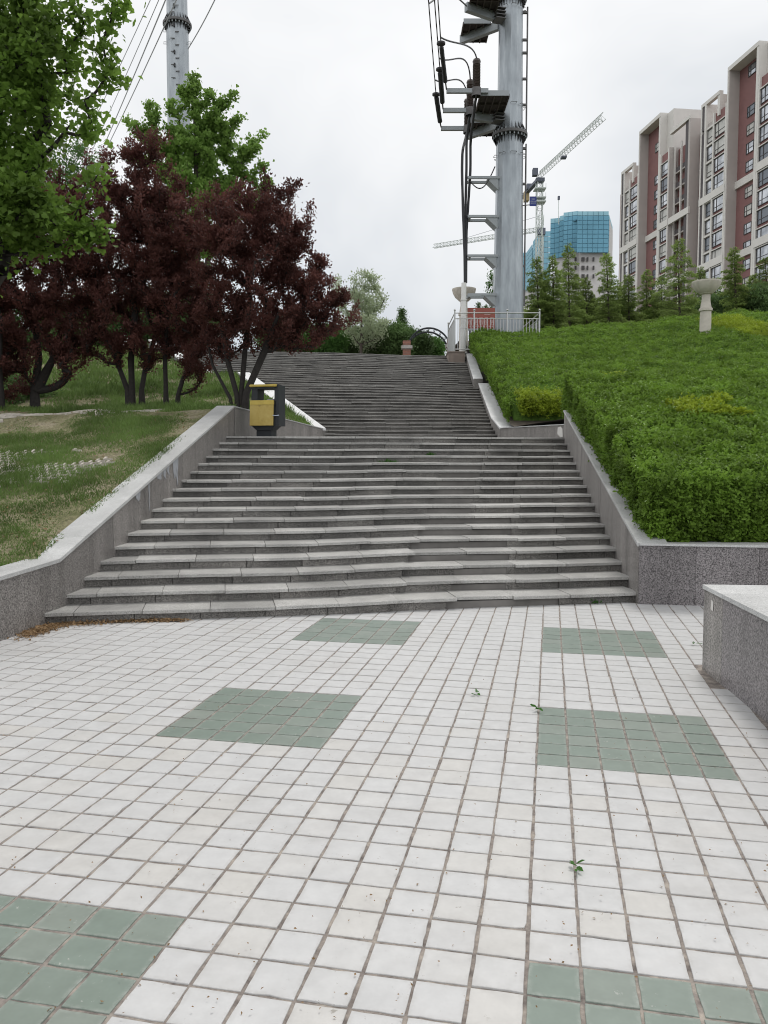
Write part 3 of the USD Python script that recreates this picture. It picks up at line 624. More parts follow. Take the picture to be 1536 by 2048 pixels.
g.add(*grass_patch(60000, -9, -2.2, 6.0, 15, 0.03, 0.085, 0.010, 34, 0.50))
g.add(*grass_patch(75000, -14, -1.5, 14, 22, 0.04, 0.12, 0.016, 32, 0.38))
g.add(*grass_patch(70000, -24, -2, 20, 34, 0.06, 0.16, 0.03, 33, 0.33))
single('grass', g, m_grass, 'short uneven green grass over the sloping bank beside the wall', 'grass', kind='stuff')
# concrete grid pavers showing through the turf
def pavers(x0, x1, y0, y1, seed, label):
    g = MB(); r = np.random.default_rng(seed); c = 0.12
    for i in range(int((x1 - x0) / c)):
        for j in range(int((y1 - y0) / c)):
            x, y = x0 + i * c + (j % 2) * c * .5, y0 + j * c
            if float(meshkit.fbm(np.array([[x * 1.9, y * 1.9, 7.0]]), 3, 19)[0]) < 0.47 + r.uniform(-.06, .06): continue
            if float(paver_mask(np.array([x]), np.array([y]))[0]) < 0.35 + r.uniform(-.25, .25): continue
            z = float(lawn_z(np.array([x]), np.array([y]))[0]); zx = float(lawn_z(np.array([x + c]), np.array([y]))[0]); zy = float(lawn_z(np.array([x]), np.array([y + c]))[0])
            g.bar((x, y, z + .010), (x + c, y, zx + .010), .030, .03); g.bar((x, y + .016, z + .009), (x, y + c, zy + .009), .028, .03)
    single('grid_paver', g, m_paver, label, 'grid paving', kind='stuff')
pavers(-7.4, -4.0, 13.6, 15.0, 2, 'pale honeycomb concrete pavers on the flat band near the plum trunks')
pavers(-6.4, -3.6, 9.6, 11.6, 3, 'worn honeycomb concrete pavers showing through the lower slope')

lr = np.random.default_rng(77); xx, yy = lr.uniform(-9, -2.6, 1500), lr.uniform(6.5, 20, 1500); ok = xx < left_edge(yy) - .05; xx, yy = xx[ok], yy[ok]
LP = np.stack([xx, yy, lawn_z(xx, yy) + .012], -1)
LQ = leaves(LP, lr.normal(0, 1, (len(LP), 3)) * (1, 1, .3), lr.normal(0, .4, (len(LP), 3)) + (0, 0, 1), lr.uniform(.025, .06, len(LP)), .025)
single('fallen_leaves', MB().add(*LQ), m_litter, 'dry leaves scattered thinly over the grassy bank', 'leaf litter', kind='stuff')

# ------------------------------------------------------------------ hedges
def hedge(name, label, cat, samples, leaf, per, mat, seed, L, loc, inner=None, kind='oval', group=None, spread=0.55):
    """samples: points and outward normals"""
    r = np.random.default_rng(seed); P, N = samples; n = len(P)
    ax = N * 0.75 + np.array([0, 0, 0.55]) + r.normal(0, spread * .6, (n, 3)); ax /= np.linalg.norm(ax, axis=1, keepdims=True)
    stem = r.uniform(0.02, 0.09, n) * np.where(r.uniform(0, 1, n) < .12, 2.0, 1.0)
    P0 = np.repeat(P, per, 0); A0 = np.repeat(ax, per, 0); hgt = r.uniform(-0.6, 1.0, n * per) * np.repeat(stem, per)
    rad = unit(r, n * per); rad -= A0 * (rad * A0).sum(1, keepdims=True); rad /= np.linalg.norm(rad, axis=1, keepdims=True) + 1e-9
    up = r.uniform(0.25, 1.1, n * per)[:, None]
    d = rad + A0 * up; nn = A0 - rad * 0.5 * up
    pos = P0 + A0 * hgt[:, None] + rad * 0.004
    ll = L * r.uniform(0.65, 1.2, n * per)
    t = Thing(name, label, cat, loc, group)
    t.part('foliage', MB().add(*leaves(pos, d, nn, ll, ll * 0.5, kind)), mat, kind='stuff')
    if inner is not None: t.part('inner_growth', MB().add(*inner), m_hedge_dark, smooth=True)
    return t
def surf_samples(n, poly_x, y0, y1, zt, seed):
    r = np.random.default_rng(seed); y = r.uniform(y0, y1, n); lo, hi = poly_x(y); x = lo + (hi - lo) * r.uniform(0, 1, n)
    z = zt(x, y); e = 0.05
    nx = -(zt(x + e, y) - zt(x - e, y)) / (2 * e); ny = -(zt(x, y + e) - zt(x, y - e)) / (2 * e)
    N = np.stack([nx, ny, np.ones(n)], -1); N /= np.linalg.norm(N, axis=1, keepdims=True)
    return np.stack([x, y, z], -1), N
def block(poly_x, y0, y1, zt, zb, nx, ny, inset=0.0):
    ysq = np.linspace(y0, y1, ny); rows_t, rows_b = [], []
    for y in ysq:
        lo, hi = poly_x(np.array([y])); x = np.linspace(lo[0], hi[0], nx); yy = np.full(nx, y)
        rows_t.append(np.stack([x, yy, zt(x, yy) - inset], -1)); rows_b.append(np.stack([x, yy, zb(x, yy) - 0.05], -1))
    Vt_, Vb = np.array(rows_t).reshape(-1, 3), np.array(rows_b).reshape(-1, 3); o = len(Vt_)
    i, j = np.meshgrid(np.arange(ny - 1), np.arange(nx - 1), indexing='ij')
    f = [np.stack([i * nx + j, i * nx + j + 1, (i + 1) * nx + j + 1, (i + 1) * nx + j], -1).reshape(-1, 4)]
    k = np.arange(nx - 1); f.append(np.stack([o + k, o + k + 1, k + 1, k], -1)); e = (ny - 1) * nx; f.append(np.stack([e + k, e + k + 1, o + e + k + 1, o + e + k], -1))
    k = np.arange(ny - 1) * nx; f.append(np.stack([k, k + nx, o + k + nx, o + k], -1)); k = k + nx - 1; f.append(np.stack([o + k, o + k + nx, k + nx, k], -1))
    return np.vstack([Vt_, Vb]), np.vstack(f)
bump2 = lambda x, y, s, a, seed: a * (meshkit.fbm(np.stack([x * s, y * s, 0 * x + 3], -1), 3, seed) - .5)
# front hedge
fx_lo = lambda y: np.interp(y, [8.5, 14.9], [2.88, 3.43]) + 0.0
FH_Y0, FH_Y1 = 8.52, 15.2
fh_poly = lambda y: (fx_lo(y) + 0.03, 0 * y + 9.5)
def fh_top(x, y):
    z = bed_z(x, y) + 0.72 + bump2(x, y, 1.6, 0.22, 3) + bump2(x, y, 6.0, 0.16, 23) + 0.02 * np.clip(x - 4, 0, 5)
    edge = np.minimum(np.clip((x - fx_lo(y)) / 0.25, 0, 1), np.clip((y - FH_Y0) / 0.25, 0, 1)); edge = np.minimum(edge, np.clip((FH_Y1 - y) / .3, 0, 1))
    return z - 0.22 * (1 - np.sqrt(np.clip(1 - (1 - edge) ** 2, 0, 1)))
S1 = surf_samples(16500, fh_poly, FH_Y0 + .05, FH_Y1, fh_top, 41)
r = np.random.default_rng(42)
n = 3600; x = r.uniform(2.9, 7.5, n); zb = np.full(n, 0.60); zt_ = fh_top(x, np.full(n, FH_Y0 + .12)); u = r.uniform(0.03, 1, n)
Sf = (np.stack([x, FH_Y0 + bump2(x, zb + u * .7, 4, 0.14, 6), zb + (zt_ - zb) * u], -1), np.tile([0, -1.0, 0.1], (n, 1)))
n = 5200; y = r.uniform(FH_Y0, FH_Y1, n); zb = bed_z(fx_lo(y), y); zt_ = fh_top(fx_lo(y) + .12, y); u = r.uniform(0.0, 1, n)
Sl = (np.stack([fx_lo(y) + bump2(y, zb + u * .7, 4, 0.12, 7), y, zb + (zt_ - zb) * u], -1), np.tile([-1.0, -0.1, 0.1], (n, 1)))
cat3 = lambda *s: (np.vstack([q[0] for q in s]), np.vstack([q[1] for q in s]))
inner_poly = lambda y: (fx_lo(y) + 0.10, 0 * y + 9.5)
hedge('clipped_hedge', 'large clipped green hedge above the speckled planter wall', 'hedge', cat3(S1, Sf, Sl), None, 8, m_hedge, 43, 0.050, (4.5, 10, 0.6),
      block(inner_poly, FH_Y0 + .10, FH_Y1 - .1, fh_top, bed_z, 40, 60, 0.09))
# middle hedge
mx_lo = lambda y: np.interp(y, [19.8, 20.5, 26.3, 31.4, 33], [3.12, 3.14, 3.36, 3.40, 3.8])
MH_Y0, MH_Y1 = 20.0, 34.5
mh_poly = lambda y: (mx_lo(y), 0 * y + 15.5)
def mh_top(x, y):
    z = bed_z(x, y) + 0.60 + bump2(x, y, 1.0, 0.34, 13) + bump2(x, y, 4.0, 0.18, 24) + 0.05 * np.clip(x - 7, 0, 8)
    edge = np.minimum(np.clip((x - mx_lo(y)) / 0.3, 0, 1), np.clip((y - MH_Y0) / 0.3, 0, 1)); edge = np.minimum(edge, np.clip((15.5 - x) / .5, 0, 1))
    return z - 0.25 * (1 - np.sqrt(np.clip(1 - (1 - edge) ** 2, 0, 1)))
def not_gold(s, inv=False):
    P, N = s; x, y = P[:, 0], P[:, 1]
    z_ = P[:, 2]; m = ((x > 3.35) & (x < 4.5) & (y < 20.75) & (z_ > 2.62)) | ((np.abs(x - 13.0) < 0.75 + 0.2 * np.sin(y)) & (np.abs(y - 29.5) < 2.2)) | ((np.abs(y - 22.4) < .16) & (np.abs(x - 6.1) < .55))
    m = m ^ (not inv); return P[m], N[m]
S = surf_samples(34000, mh_poly, MH_Y0, MH_Y1, mh_top, 51)
r = np.random.default_rng(52); n = 2600; y = r.uniform(MH_Y0, MH_Y1, n); u = r.uniform(0, 1, n); zb = bed_z(mx_lo(y), y); zt_ = mh_top(mx_lo(y) + .15, y)
S2 = (np.stack([mx_lo(y) + r.normal(0, .03, n), y, zb + (zt_ - zb) * u], -1), np.tile([-1.0, 0, .1], (n, 1)))
n = 2200; x = r.uniform(3.4, 10, n); u = r.uniform(0.15, 1, n) ** .7; zb = bed_z(x, np.full(n, MH_Y0)); zt_ = mh_top(x, np.full(n, MH_Y0 + .2))
S3 = (np.stack([x, MH_Y0 + r.normal(0, .04, n), zb + (zt_ - zb) * u], -1), np.tile([0, -1.0, .1], (n, 1)))
allS = cat3(S, S2, S3); P, N = allS
hedge('clipped_hedge', 'far clipped green hedge climbing towards the steel pole railing', 'hedge', not_gold(allS), None, 6, m_hedge, 53, 0.072, (6, 22, 3),
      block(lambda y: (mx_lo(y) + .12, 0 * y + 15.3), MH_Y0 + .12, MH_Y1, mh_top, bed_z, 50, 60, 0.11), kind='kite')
gp, gn = not_gold(allS, True)
for nm, lab, msk in (('golden_shrub', 'golden yellow shrub clump behind the low landing wall', (gp[:, 1] < 20.9)), ('golden_shrub', 'golden yellow shrub patch at the hedge right end below the lamp', (gp[:, 1] > 26)), ('golden_shrub', 'thin golden strip across the middle of the far hedge', (gp[:, 1] > 21) & (gp[:, 1] < 24))):
    q, qn = gp[msk], gn[msk]
    rr = np.random.default_rng(60 + int(msk.sum()))
    k = np.tile(np.arange(len(q)), 3); q = q[k] + rr.normal(0, .05, (len(k), 3)) + (0, 0, .05); qn = qn[k]
    hedge(nm, lab, 'shrub', (q, qn), None, 6, m_gold, 61, 0.055, q.mean(0), kind='kite')
S = surf_samples(900, lambda y: (0 * y + 4.25, 0 * y + 5.05 + .15 * np.sin(9 * y)), 11.35, 12.25, lambda x, y: fh_top(x, y) + .05, 71)
hedge('golden_shrub', 'golden yellow sprigs poking out of the large hedge top', 'shrub', S, None, 7, m_gold, 72, 0.05, (4.65, 11.8, 2))

# ------------------------------------------------------------------ trees
def grow(trunks, targets, seed, nseg=6, up=0.45, droop=0.0, upright=0.0):
    """trunks: list of polylines (k,3). Returns list of paths (index arrays), node positions, radii counts."""
    r = np.random.default_rng(seed); nodes, par, paths = [], [], []
    for tr_ in trunks:
        idx = []
        for k, p in enumerate(tr_):
            par.append(idx[-1] if k else -1); nodes.append(np.asarray(p, float)); idx.append(len(nodes) - 1)
        paths.append(idx)
    ntrunk = len(nodes); root = np.mean([t_[0] for t_ in trunks], 0); T = np.asarray(targets)
    order = np.argsort(np.linalg.norm(T - root, axis=1)); buf = np.zeros((ntrunk + len(T) * nseg, 3)); buf[:ntrunk] = nodes; n = ntrunk
    minz = root[2] + 0.15
    for ti in order:
        t_ = T[ti]; d = buf[:n] - t_; dist = np.linalg.norm(d, axis=1); hor = np.linalg.norm(d[:, :2], axis=1)
        pen = np.maximum(0, buf[:n, 2] - (t_[2] - up * hor)) * 1.6 + (buf[:n, 2] < minz) * 5
        i = int(np.argmin(dist + pen)); p0 = buf[i]; L = dist[i]
        ctrl = p0 * .5 + t_ * .5 + np.array([0, 0, -0.13 * L * (1 if droop == 0 else -droop)]) + r.normal(0, .07 * L, 3)
        if upright: ctrl = np.array([p0[0] * .25 + t_[0] * .75, p0[1] * .25 + t_[1] * .75, max(t_[2] - upright * L, min(p0[2], t_[2]) + .05 * L)]) + r.normal(0, .05 * L, 3)
        idx = [i]
        for k in range(1, nseg + 1):
            s = k / nseg; p = (1 - s) ** 2 * p0 + 2 * s * (1 - s) * ctrl + s * s * t_
            buf[n] = p; par.append(idx[-1]); idx.append(n); n += 1
        paths.append(idx)
    cnt = np.zeros(n)
    for idx in paths[len(trunks):]: cnt[idx[-1]] += 1
    for i in range(n - 1, -1, -1):
        if par[i] >= 0: cnt[par[i]] += cnt[i]
    return buf[:n], paths, cnt, len(trunks)
GROUPS = {'plum_tree': 'purple plum trees on the left bank', 'redwood_tree': 'feathery conifers in a row on the right', 'background_bush': 'bushes beyond the stair top', 'spruce_tree': 'distant spruce tips', 'ginkgo_tree': 'ginkgo trees on the left'}
def tree(name, label, loc, trunks, targets, leafmat_, barkmat, seed, nleaf, L, kind='kite', ratio=0.5, r0=0.006, rpow=0.5, spread=0.07, group=None, up=0.45, rmax=0.2, start=0.25, trunk_r=None, droop=0.0, lean_up=0.4, sides=5, hang=0.0, upright=0.0):
    buf, paths, cnt, nt = grow(trunks, targets, seed, up=up, droop=droop, upright=upright); r = np.random.default_rng(seed + 1)
    rad = np.minimum(r0 * np.maximum(cnt, 0.6) ** rpow, rmax); wood = MB(); tw = MB()
    for k, idx in enumerate(paths):
        rr = rad[idx].copy()
        if k >= nt:
            rr[0] = min(rr[0], rr[1] * 1.15); wood_ = tw; wood_.tube(buf[idx], rr, 4 if rr[0] < 0.02 else sides, cap=False)
        else:
            if trunk_r is not None: rr = np.maximum(rr, np.linspace(trunk_r, trunk_r * .5, len(idx)))
            rr[0] *= 1.25; wood.tube(buf[idx], rr, 9)
    t = Thing(name, label, 'bush' if name in ('background_bush', 'dark_shrub') else 'tree', loc, group or GROUPS.get(name))
    p = t.part('trunk', wood, barkmat, smooth=True)
    t.part('limbs', tw, barkmat, kind='stuff', smooth=True)
    leafy = paths[nt:]; per = max(1, nleaf // len(leafy))
    A = np.array([buf[i][:, None] for i in leafy]).squeeze(2)   # paths x 7 x 3
    m = len(leafy); s = r.uniform(start, 1.03, (m, per)) * (A.shape[1] - 1); i0 = np.clip(s.astype(int), 0, A.shape[1] - 2); fr = s - i0
    ii = np.arange(m)[:, None]; pos = A[ii, i0] * (1 - fr[..., None]) + A[ii, i0 + 1] * fr[..., None]; dr = A[ii, i0 + 1] - A[ii, i0]
    pos = pos.reshape(-1, 3); dr = dr.reshape(-1, 3); dr /= np.linalg.norm(dr, axis=1, keepdims=True) + 1e-9; N = len(pos)
    pos = pos + r.normal(0, spread, (N, 3)) * np.array([1, 1, .8])
    d = unit(r, N) + dr * 0.7 + np.array([0, 0, lean_up - hang]); nn = unit(r, N) * .8 + np.array([0, -0.15, 0.8])
    ll = L * r.uniform(.6, 1.25, N)
    t.part('crown', MB().add(*leaves(pos, d, nn, ll, ll * ratio, kind)), leafmat_, kind='stuff')
    return t
def lobes(defs, n, seed, shell=0.3):
    """defs: (px, py, rx_px, ry_px, Y, depth_m) ellipsoids in photo pixels at distance Y."""
    r = np.random.default_rng(seed); vol = np.array([a[2] * a[3] for a in defs], float); vol /= vol.sum(); out = []
    for a, k in zip(defs, r.multinomial(n, vol)):
        px, py, rx, ry, Y, dep = a; c = at_y(px, py, Y); u = unit(r, k) * (r.uniform(shell ** 3, 1, k) ** (1 / 3))[:, None]
        out.append(c + u * np.array([rx / F * Y, dep, ry / F * Y]))
    return np.vstack(out)
def gz(px, py, Y): return at_y(px, py, Y)
def poly(*pts): return np.array([np.asarray(p, float) for p in pts])
def on_lawn(px, Y):
    x = (px - 768) / F * Y; return np.array([x, Y, float(lawn_z(np.array([x]), np.array([Y]))[0])])
def spikes(targets, n, hmin, hmax, seed):  # upright shoots from high targets
    r = np.random.default_rng(seed); hi = targets[np.argsort(-targets[:, 2])[:max(4, len(targets) // 3)]]; b = hi[r.integers(0, len(hi), n)]
    return b + np.stack([r.normal(0, .12, n), r.normal(0, .12, n), r.uniform(hmin, hmax, n)], -1)
plum_group = None
# right-hand plum beside the bin
b = on_lawn(478, 15.4)
tg = lobes([(520, 560, 120, 130, 15.4, 1.1), (490, 470, 90, 95, 15.2, .8), (620, 610, 80, 60, 15.4, .8), (455, 640, 65, 70, 15.5, .7), (560, 450, 50, 70, 15.3, .5), (540, 660, 110, 45, 15.4, .8), (590, 540, 60, 70, 15.3, .6)], 420, 101)
rim = np.random.default_rng(104)
for x, y in ((712, 608), (702, 638), (690, 588), (668, 622), (662, 548), (645, 522), (640, 570), (612, 440), (606, 480), (584, 368), (562, 384), (540, 400), (500, 372), (470, 385), (432, 372), (415, 400), (680, 655), (640, 670), (612, 690), (570, 702), (395, 470), (390, 540)):
    f = rim.uniform(.55, 1, 4); f[0] = 1; tg = np.vstack([tg] + [np.asarray(gz(500 + (x - 500) * q + rim.normal(0, 6), 600 + (y - 600) * q + rim.normal(0, 6), 15.35 + rim.normal(0, .15)))[None] for q in f])
tg = np.vstack([tg, spikes(tg, 40, .15, .4, 102)])
tr_ = [poly(b - (0, 0, .1), b + (-.02, 0, .35), gz(455, 720, 15.4), gz(440, 640, 15.4)), poly(b + (.05, .05, -.1), b + (.06, .02, .4), gz(490, 700, 15.4), gz(500, 600, 15.3)),
       poly(b + (.12, -.03, -.1), b + (.16, 0, .4), gz(530, 700, 15.3), gz(560, 620, 15.2)), poly(b + (-.1, .03, -.1), b + (-.15, 0, .3), gz(425, 730, 15.6), gz(408, 650, 15.6))]
tree('plum_tree', 'dark purple plum tree on the bank just behind the yellow bin', b, tr_, tg, m_plum, m_bark, 103, 68200, 0.066, upright=.75, spread=.055, trunk_r=.042, r0=.0042)
# middle plums
b = on_lawn(262, 16.6)
tg = lobes([(300, 520, 110, 130, 16.6, 1.1), (250, 420, 60, 100, 16.4, .8), (200, 560, 70, 90, 16.6, .8), (300, 370, 40, 90, 16.5, .5), (235, 640, 60, 60, 16.4, .6), (230, 500, 80, 130, 16.6, 1.0), (215, 690, 60, 45, 16.5, .6), (310, 680, 70, 50, 16.5, .7)], 430, 111)
tg = np.vstack([tg, spikes(tg, 55, .3, .9, 112)])
tr_ = [poly(b - (0, 0, .1), b + (-.03, 0, .4), gz(240, 740, 16.6), gz(215, 670, 16.6), gz(180, 600, 16.6)), poly(b + (.06, 0, -.1), b + (.06, 0, .5), gz(262, 720, 16.6), gz(270, 620, 16.5)), poly(b + (.25, .05, -.1), b + (.26, 0, .4), gz(290, 740, 16.6), gz(320, 640, 16.5))]
tree('plum_tree', 'purple plum tree with leaning twin trunks in the middle of the bank', b, tr_, tg, m_plum, m_bark, 113, 61600, 0.066, upright=.75, spread=.055, trunk_r=.065, r0=.0042)
b = on_lawn(335, 16.4)
tg = lobes([(375, 600, 60, 110, 16.4, .8), (350, 470, 55, 80, 16.2, .7), (400, 690, 40, 70, 16.2, .5), (340, 560, 70, 120, 16.4, .8)], 240, 121); tg = np.vstack([tg, spikes(tg, 34, .3, .7, 122)])
tr_ = [poly(b - (0, 0, .1), b + (0, 0, .5), gz(330, 720, 16.4), gz(335, 620, 16.4)), poly(b + (.2, .05, -.1), b + (.25, 0, .3), gz(365, 760, 16.3), gz(395, 690, 16.2))]
tree('plum_tree', 'slim reddish plum tree with low twigs left of the stairs', b, tr_, tg, m_plum, m_bark, 123, 37400, 0.066, upright=.75, spread=.055, trunk_r=.055, r0=.004)
b = on_lawn(75, 16.6)
tg = lobes([(90, 510, 120, 120, 16.6, 1.1), (30, 620, 90, 80, 16.5, .8), (140, 620, 60, 90, 16.5, .7), (140, 420, 70, 70, 16.6, .8), (60, 450, 110, 110, 16.7, 1.0), (130, 560, 90, 140, 16.6, 1.0), (60, 690, 100, 50, 16.5, .8), (140, 700, 40, 60, 16.4, .4)], 430, 131); tg = np.vstack([tg, spikes(tg, 34, .3, .7, 132)])
tr_ = [poly(b - (0, 0, .1), b + (0, 0, .5), gz(78, 720, 16.6), gz(70, 640, 16.6), gz(60, 560, 16.6)), poly(b + (.03, 0, .4), gz(105, 720, 16.6), gz(125, 650, 16.5))]
tree('plum_tree', 'thick single-trunked purple plum tree near the left edge', b, tr_, tg, m_plum, m_bark, 133, 61600, 0.066, upright=.75, spread=.055, trunk_r=.095, r0=.0045)
b = on_lawn(2, 16.0)
tg = lobes([(-20, 640, 70, 110, 16.0, .8), (20, 760, 50, 40, 16.6, .5), (10, 560, 80, 100, 16.3, .8)], 160, 141)
tree('plum_tree', 'dark plum tree cut by the left picture edge', b, [poly(b - (0, 0, .1), b + (0, 0, .8), gz(-2, 640, 16), gz(-20, 560, 16))], tg, m_plum, m_bark, 143, 24200, 0.066, upright=.75, spread=.055, trunk_r=.11)
b = on_lawn(35, 19.5)
tg = lobes([(40, 790, 75, 45, 19.5, .8)], 60, 145)
tree('dark_shrub', 'dark evergreen bush in the shade behind the left plum trunks', b, [poly(b - (0, 0, .1), b + (0, 0, .4))], tg, m_evergreen, m_bark, 146, 9000, 0.07, spread=.1)
# ginkgo behind the plums
b = on_lawn(395, 24.0)
tg = [lobes([(395, 440, 95, 90, 24, 1.4), (390, 340, 45, 80, 24, .8)], 110, 151)]
gr2 = np.random.default_rng(152)
for tx, ty, y0 in ((393, 152, 330), (368, 184, 330), (340, 204, 360), (296, 210, 370), (256, 236, 390), (286, 262, 400), (262, 302, 430), (418, 190, 330), (440, 200, 350), (466, 195, 370), (472, 238, 380), (527, 264, 400), (506, 300, 420), (528, 330, 440), (540, 368, 470), (300, 330, 440), (424, 262, 370), (350, 258, 380), (330, 300, 420), (480, 330, 440), (450, 290, 410), (510, 420, 500), (285, 400, 490)):
    f = gr2.uniform(.25, 1.0, 15); f[0] = 1; w_ = 15 * (1.1 - f) + 3
    tg.append(np.array([np.asarray(gz(394 + (tx - 394) * q + gr2.normal(0, w), y0 + (ty - y0) * q + gr2.normal(0, w), 24.0 + gr2.normal(0, .5 * (1.1 - q)))) for q, w in zip(f, w_)]))
tg = np.vstack(tg)
tree('ginkgo_tree', 'bright green ginkgo tree rising behind the purple plums', b, [poly(b - (0, 0, .1), b + (0, 0, 2.0), gz(395, 480, 24), gz(393, 330, 24), gz(390, 200, 24))], tg, m_ginkgo2, m_bark_far, 153, 40000, 0.085, kind='fan', ratio=1.0, spread=.075, r0=.005, up=.6, trunk_r=.13, start=.1)
# near ginkgo over the left edge
b = on_lawn(-130, 9.6)
tg = lobes([(40, 60, 120, 110, 9.2, 1.0), (20, 200, 100, 90, 9.0, .9), (100, 110, 75, 55, 8.8, .6), (10, 330, 80, 70, 8.8, .7), (70, 405, 65, 45, 8.6, .5), (75, 460, 90, 36, 8.4, .4), (0, 440, 70, 55, 8.5, .5), (-70, 250, 100, 260, 9.4, 1.2), (125, 15, 75, 35, 8.8, .4)], 300, 161)
ends = [(222, 40), (228, 152), (195, 262), (140, 250), (225, 5), (170, 200), (190, 452), (200, 468), (168, 478), (212, 120), (195, 350), (175, 372), (0, 540), (150, 430), (245, 8), (215, 145), (182, 250), (205, 85)]
tg = np.vstack([tg] + [gz(x, y, 8.6)[None] for x, y in ends])
tree('ginkgo_tree', 'near ginkgo tree hanging fan leaves over the upper left corner', b, [poly(b - (0, 0, .1), b + (0.05, 0, 1.5), gz(-110, 400, 9.5), gz(-95, 150, 9.4), gz(-70, -150, 9.3))], tg, m_ginkgo, m_bark, 163, 21000, 0.066, kind='fan', ratio=1.05, spread=.075, r0=.006, up=.1, trunk_r=.12, start=.3, hang=.5)
# wispy far tree between the ginkgos
b = on_lawn(150, 33.0)
tg = lobes([(150, 330, 60, 60, 33, 1.2), (110, 380, 60, 60, 33, 1)], 90, 171)
tree('willow_tree', 'pale wispy tree far behind the near ginkgo leaves', b, [poly(b, gz(150, 600, 33), gz(150, 400, 33))], tg, m_blossom if False else m_broad, m_bark_far, 172, 7000, 0.11, spread=.16)

for i, (px, py, w_, h_, Y, lab) in enumerate(((300, 640, 70, 60, 33, 'dark bush on the upper bank behind the middle plum trunks'), (390, 640, 50, 55, 34, 'dark bush on the upper bank left of the topmost stairs'), (190, 650, 70, 55, 32, 'dark bush on the upper bank behind the leftmost plums'), (60, 660, 90, 60, 31, 'dark bush on the upper bank at the left picture edge'))):
    b = on_lawn(px, Y); tg = lobes([(px, py, w_, h_, Y, 1.3)], 110, 180 + i, .3)
    tree('background_bush', lab, b, [poly(b - (0, 0, .1), b + (0, 0, .6))], tg, m_evergreen, m_bark_far, 190 + i, 14000, 0.14, spread=.18)

# background by the top of the stairs
def ground_up(px, Y, z=None): return np.array([(px - 768) / F * Y, Y, Z_TOP if z is None else z])
b = ground_up(722, 44.0)
tg = lobes([(720, 640, 55, 60, 44, 1.6), (735, 600, 35, 45, 44, 1.0), (690, 610, 30, 50, 44, 1), (750, 660, 30, 40, 44, 1)], 80, 201)
tg = np.vstack([tg] + [gz(x, y, 44)[None] for x, y in ((722, 545), (705, 552), (732, 552), (741, 550), (754, 556), (676, 556), (760, 590), (768, 600), (700, 590), (745, 575))])
tree('blossom_tree', 'pale flowering tree standing beyond the top of the stairs', b, [poly(b, gz(722, 690, 44), gz(724, 620, 44))], tg, m_blossom, m_bark_far, 203, 10000, 0.14, spread=.15, r0=.008, up=.9)
k = 0
for px, top, w_, Y, mt, lab in ((600, 645, 45, 46, m_broad, 'dark green broadleaf bush beyond the stairs, leftmost under the plum crown'), (650, 655, 40, 45, m_broad, 'rounded green bush beyond the stairs below the flowering tree'),
                                (690, 660, 40, 47, m_evergreen, 'dense evergreen bush beyond the stairs right under the blossoms'), (745, 655, 40, 46, m_evergreen, 'evergreen bush beyond the stairs between the blossoms and the pine'),
                                (792, 652, 35, 45, m_evergreen, 'bushy evergreen directly behind the brick pillar'), (835, 668, 24, 47, m_evergreen, 'brownish evergreen just right of the brick pillar'), (866, 684, 17, 50, m_broad, 'light green tree under the iron arch'),
                                (560, 640, 45, 44, m_evergreen, 'shaded evergreen behind the plum crown beside the stairs')):
    b = ground_up(px, Y); tg = lobes([(px, (top + 715) / 2, w_, (715 - top) / 2, Y, 1.2)], 90, 210 + k, .3)
    tree('background_bush', lab, b, [poly(b - (0, 0, .1), b + (0, 0, .5))], tg, mt, m_bark_far, 220 + k, 14000, 0.16, spread=.2); k += 1
b = ground_up(804, 47.5)
tg = np.array([np.array(gz(804 + s * (y - 622) * .28 * rng.uniform(.5, 1.1), y, 47.5)) for y in range(622, 680, 3) for s in (-1, 1)] + [gz(804, 620, 47.5)])
tree('pine_tree', 'small pointed pine above the bushes left of the arch', b, [poly(b, gz(804, 680, 47.5), gz(804, 624, 47.5))], tg, m_evergreen, m_bark_far, 240, 3200, 0.12, ratio=.3, spread=.1, up=.2)
for i, (px, top) in enumerate(((957, 608), (972, 614))):
    b = ground_up(px, 52); tg = np.array([gz(px + s * (y - top + 2) * .14, y, 52) for y in range(top, 660, 3) for s in (-1, 1)])
    tree('spruce_tree', ('distant dark spruce tip above the red sign, taller of two', 'distant dark spruce tip above the red sign, shorter of two')[i], b, [poly(b, gz(px, 650, 52), gz(px, top, 52))], tg, m_evergreen, m_bark_far, 250 + i, 1500, 0.12, ratio=.3, spread=.07, up=.2)
b = ground_up(985, 40); tg = lobes([(985, 590, 12, 45, 40, .4), (978, 560, 5, 25, 40, .2)], 30, 261)
tree('slender_tree', 'slender leafy twig tree half hidden left of the big pole', b, [poly(b, gz(986, 640, 40), gz(984, 560, 40))], tg, m_broad, m_bark_far, 262, 900, 0.10, spread=.08)
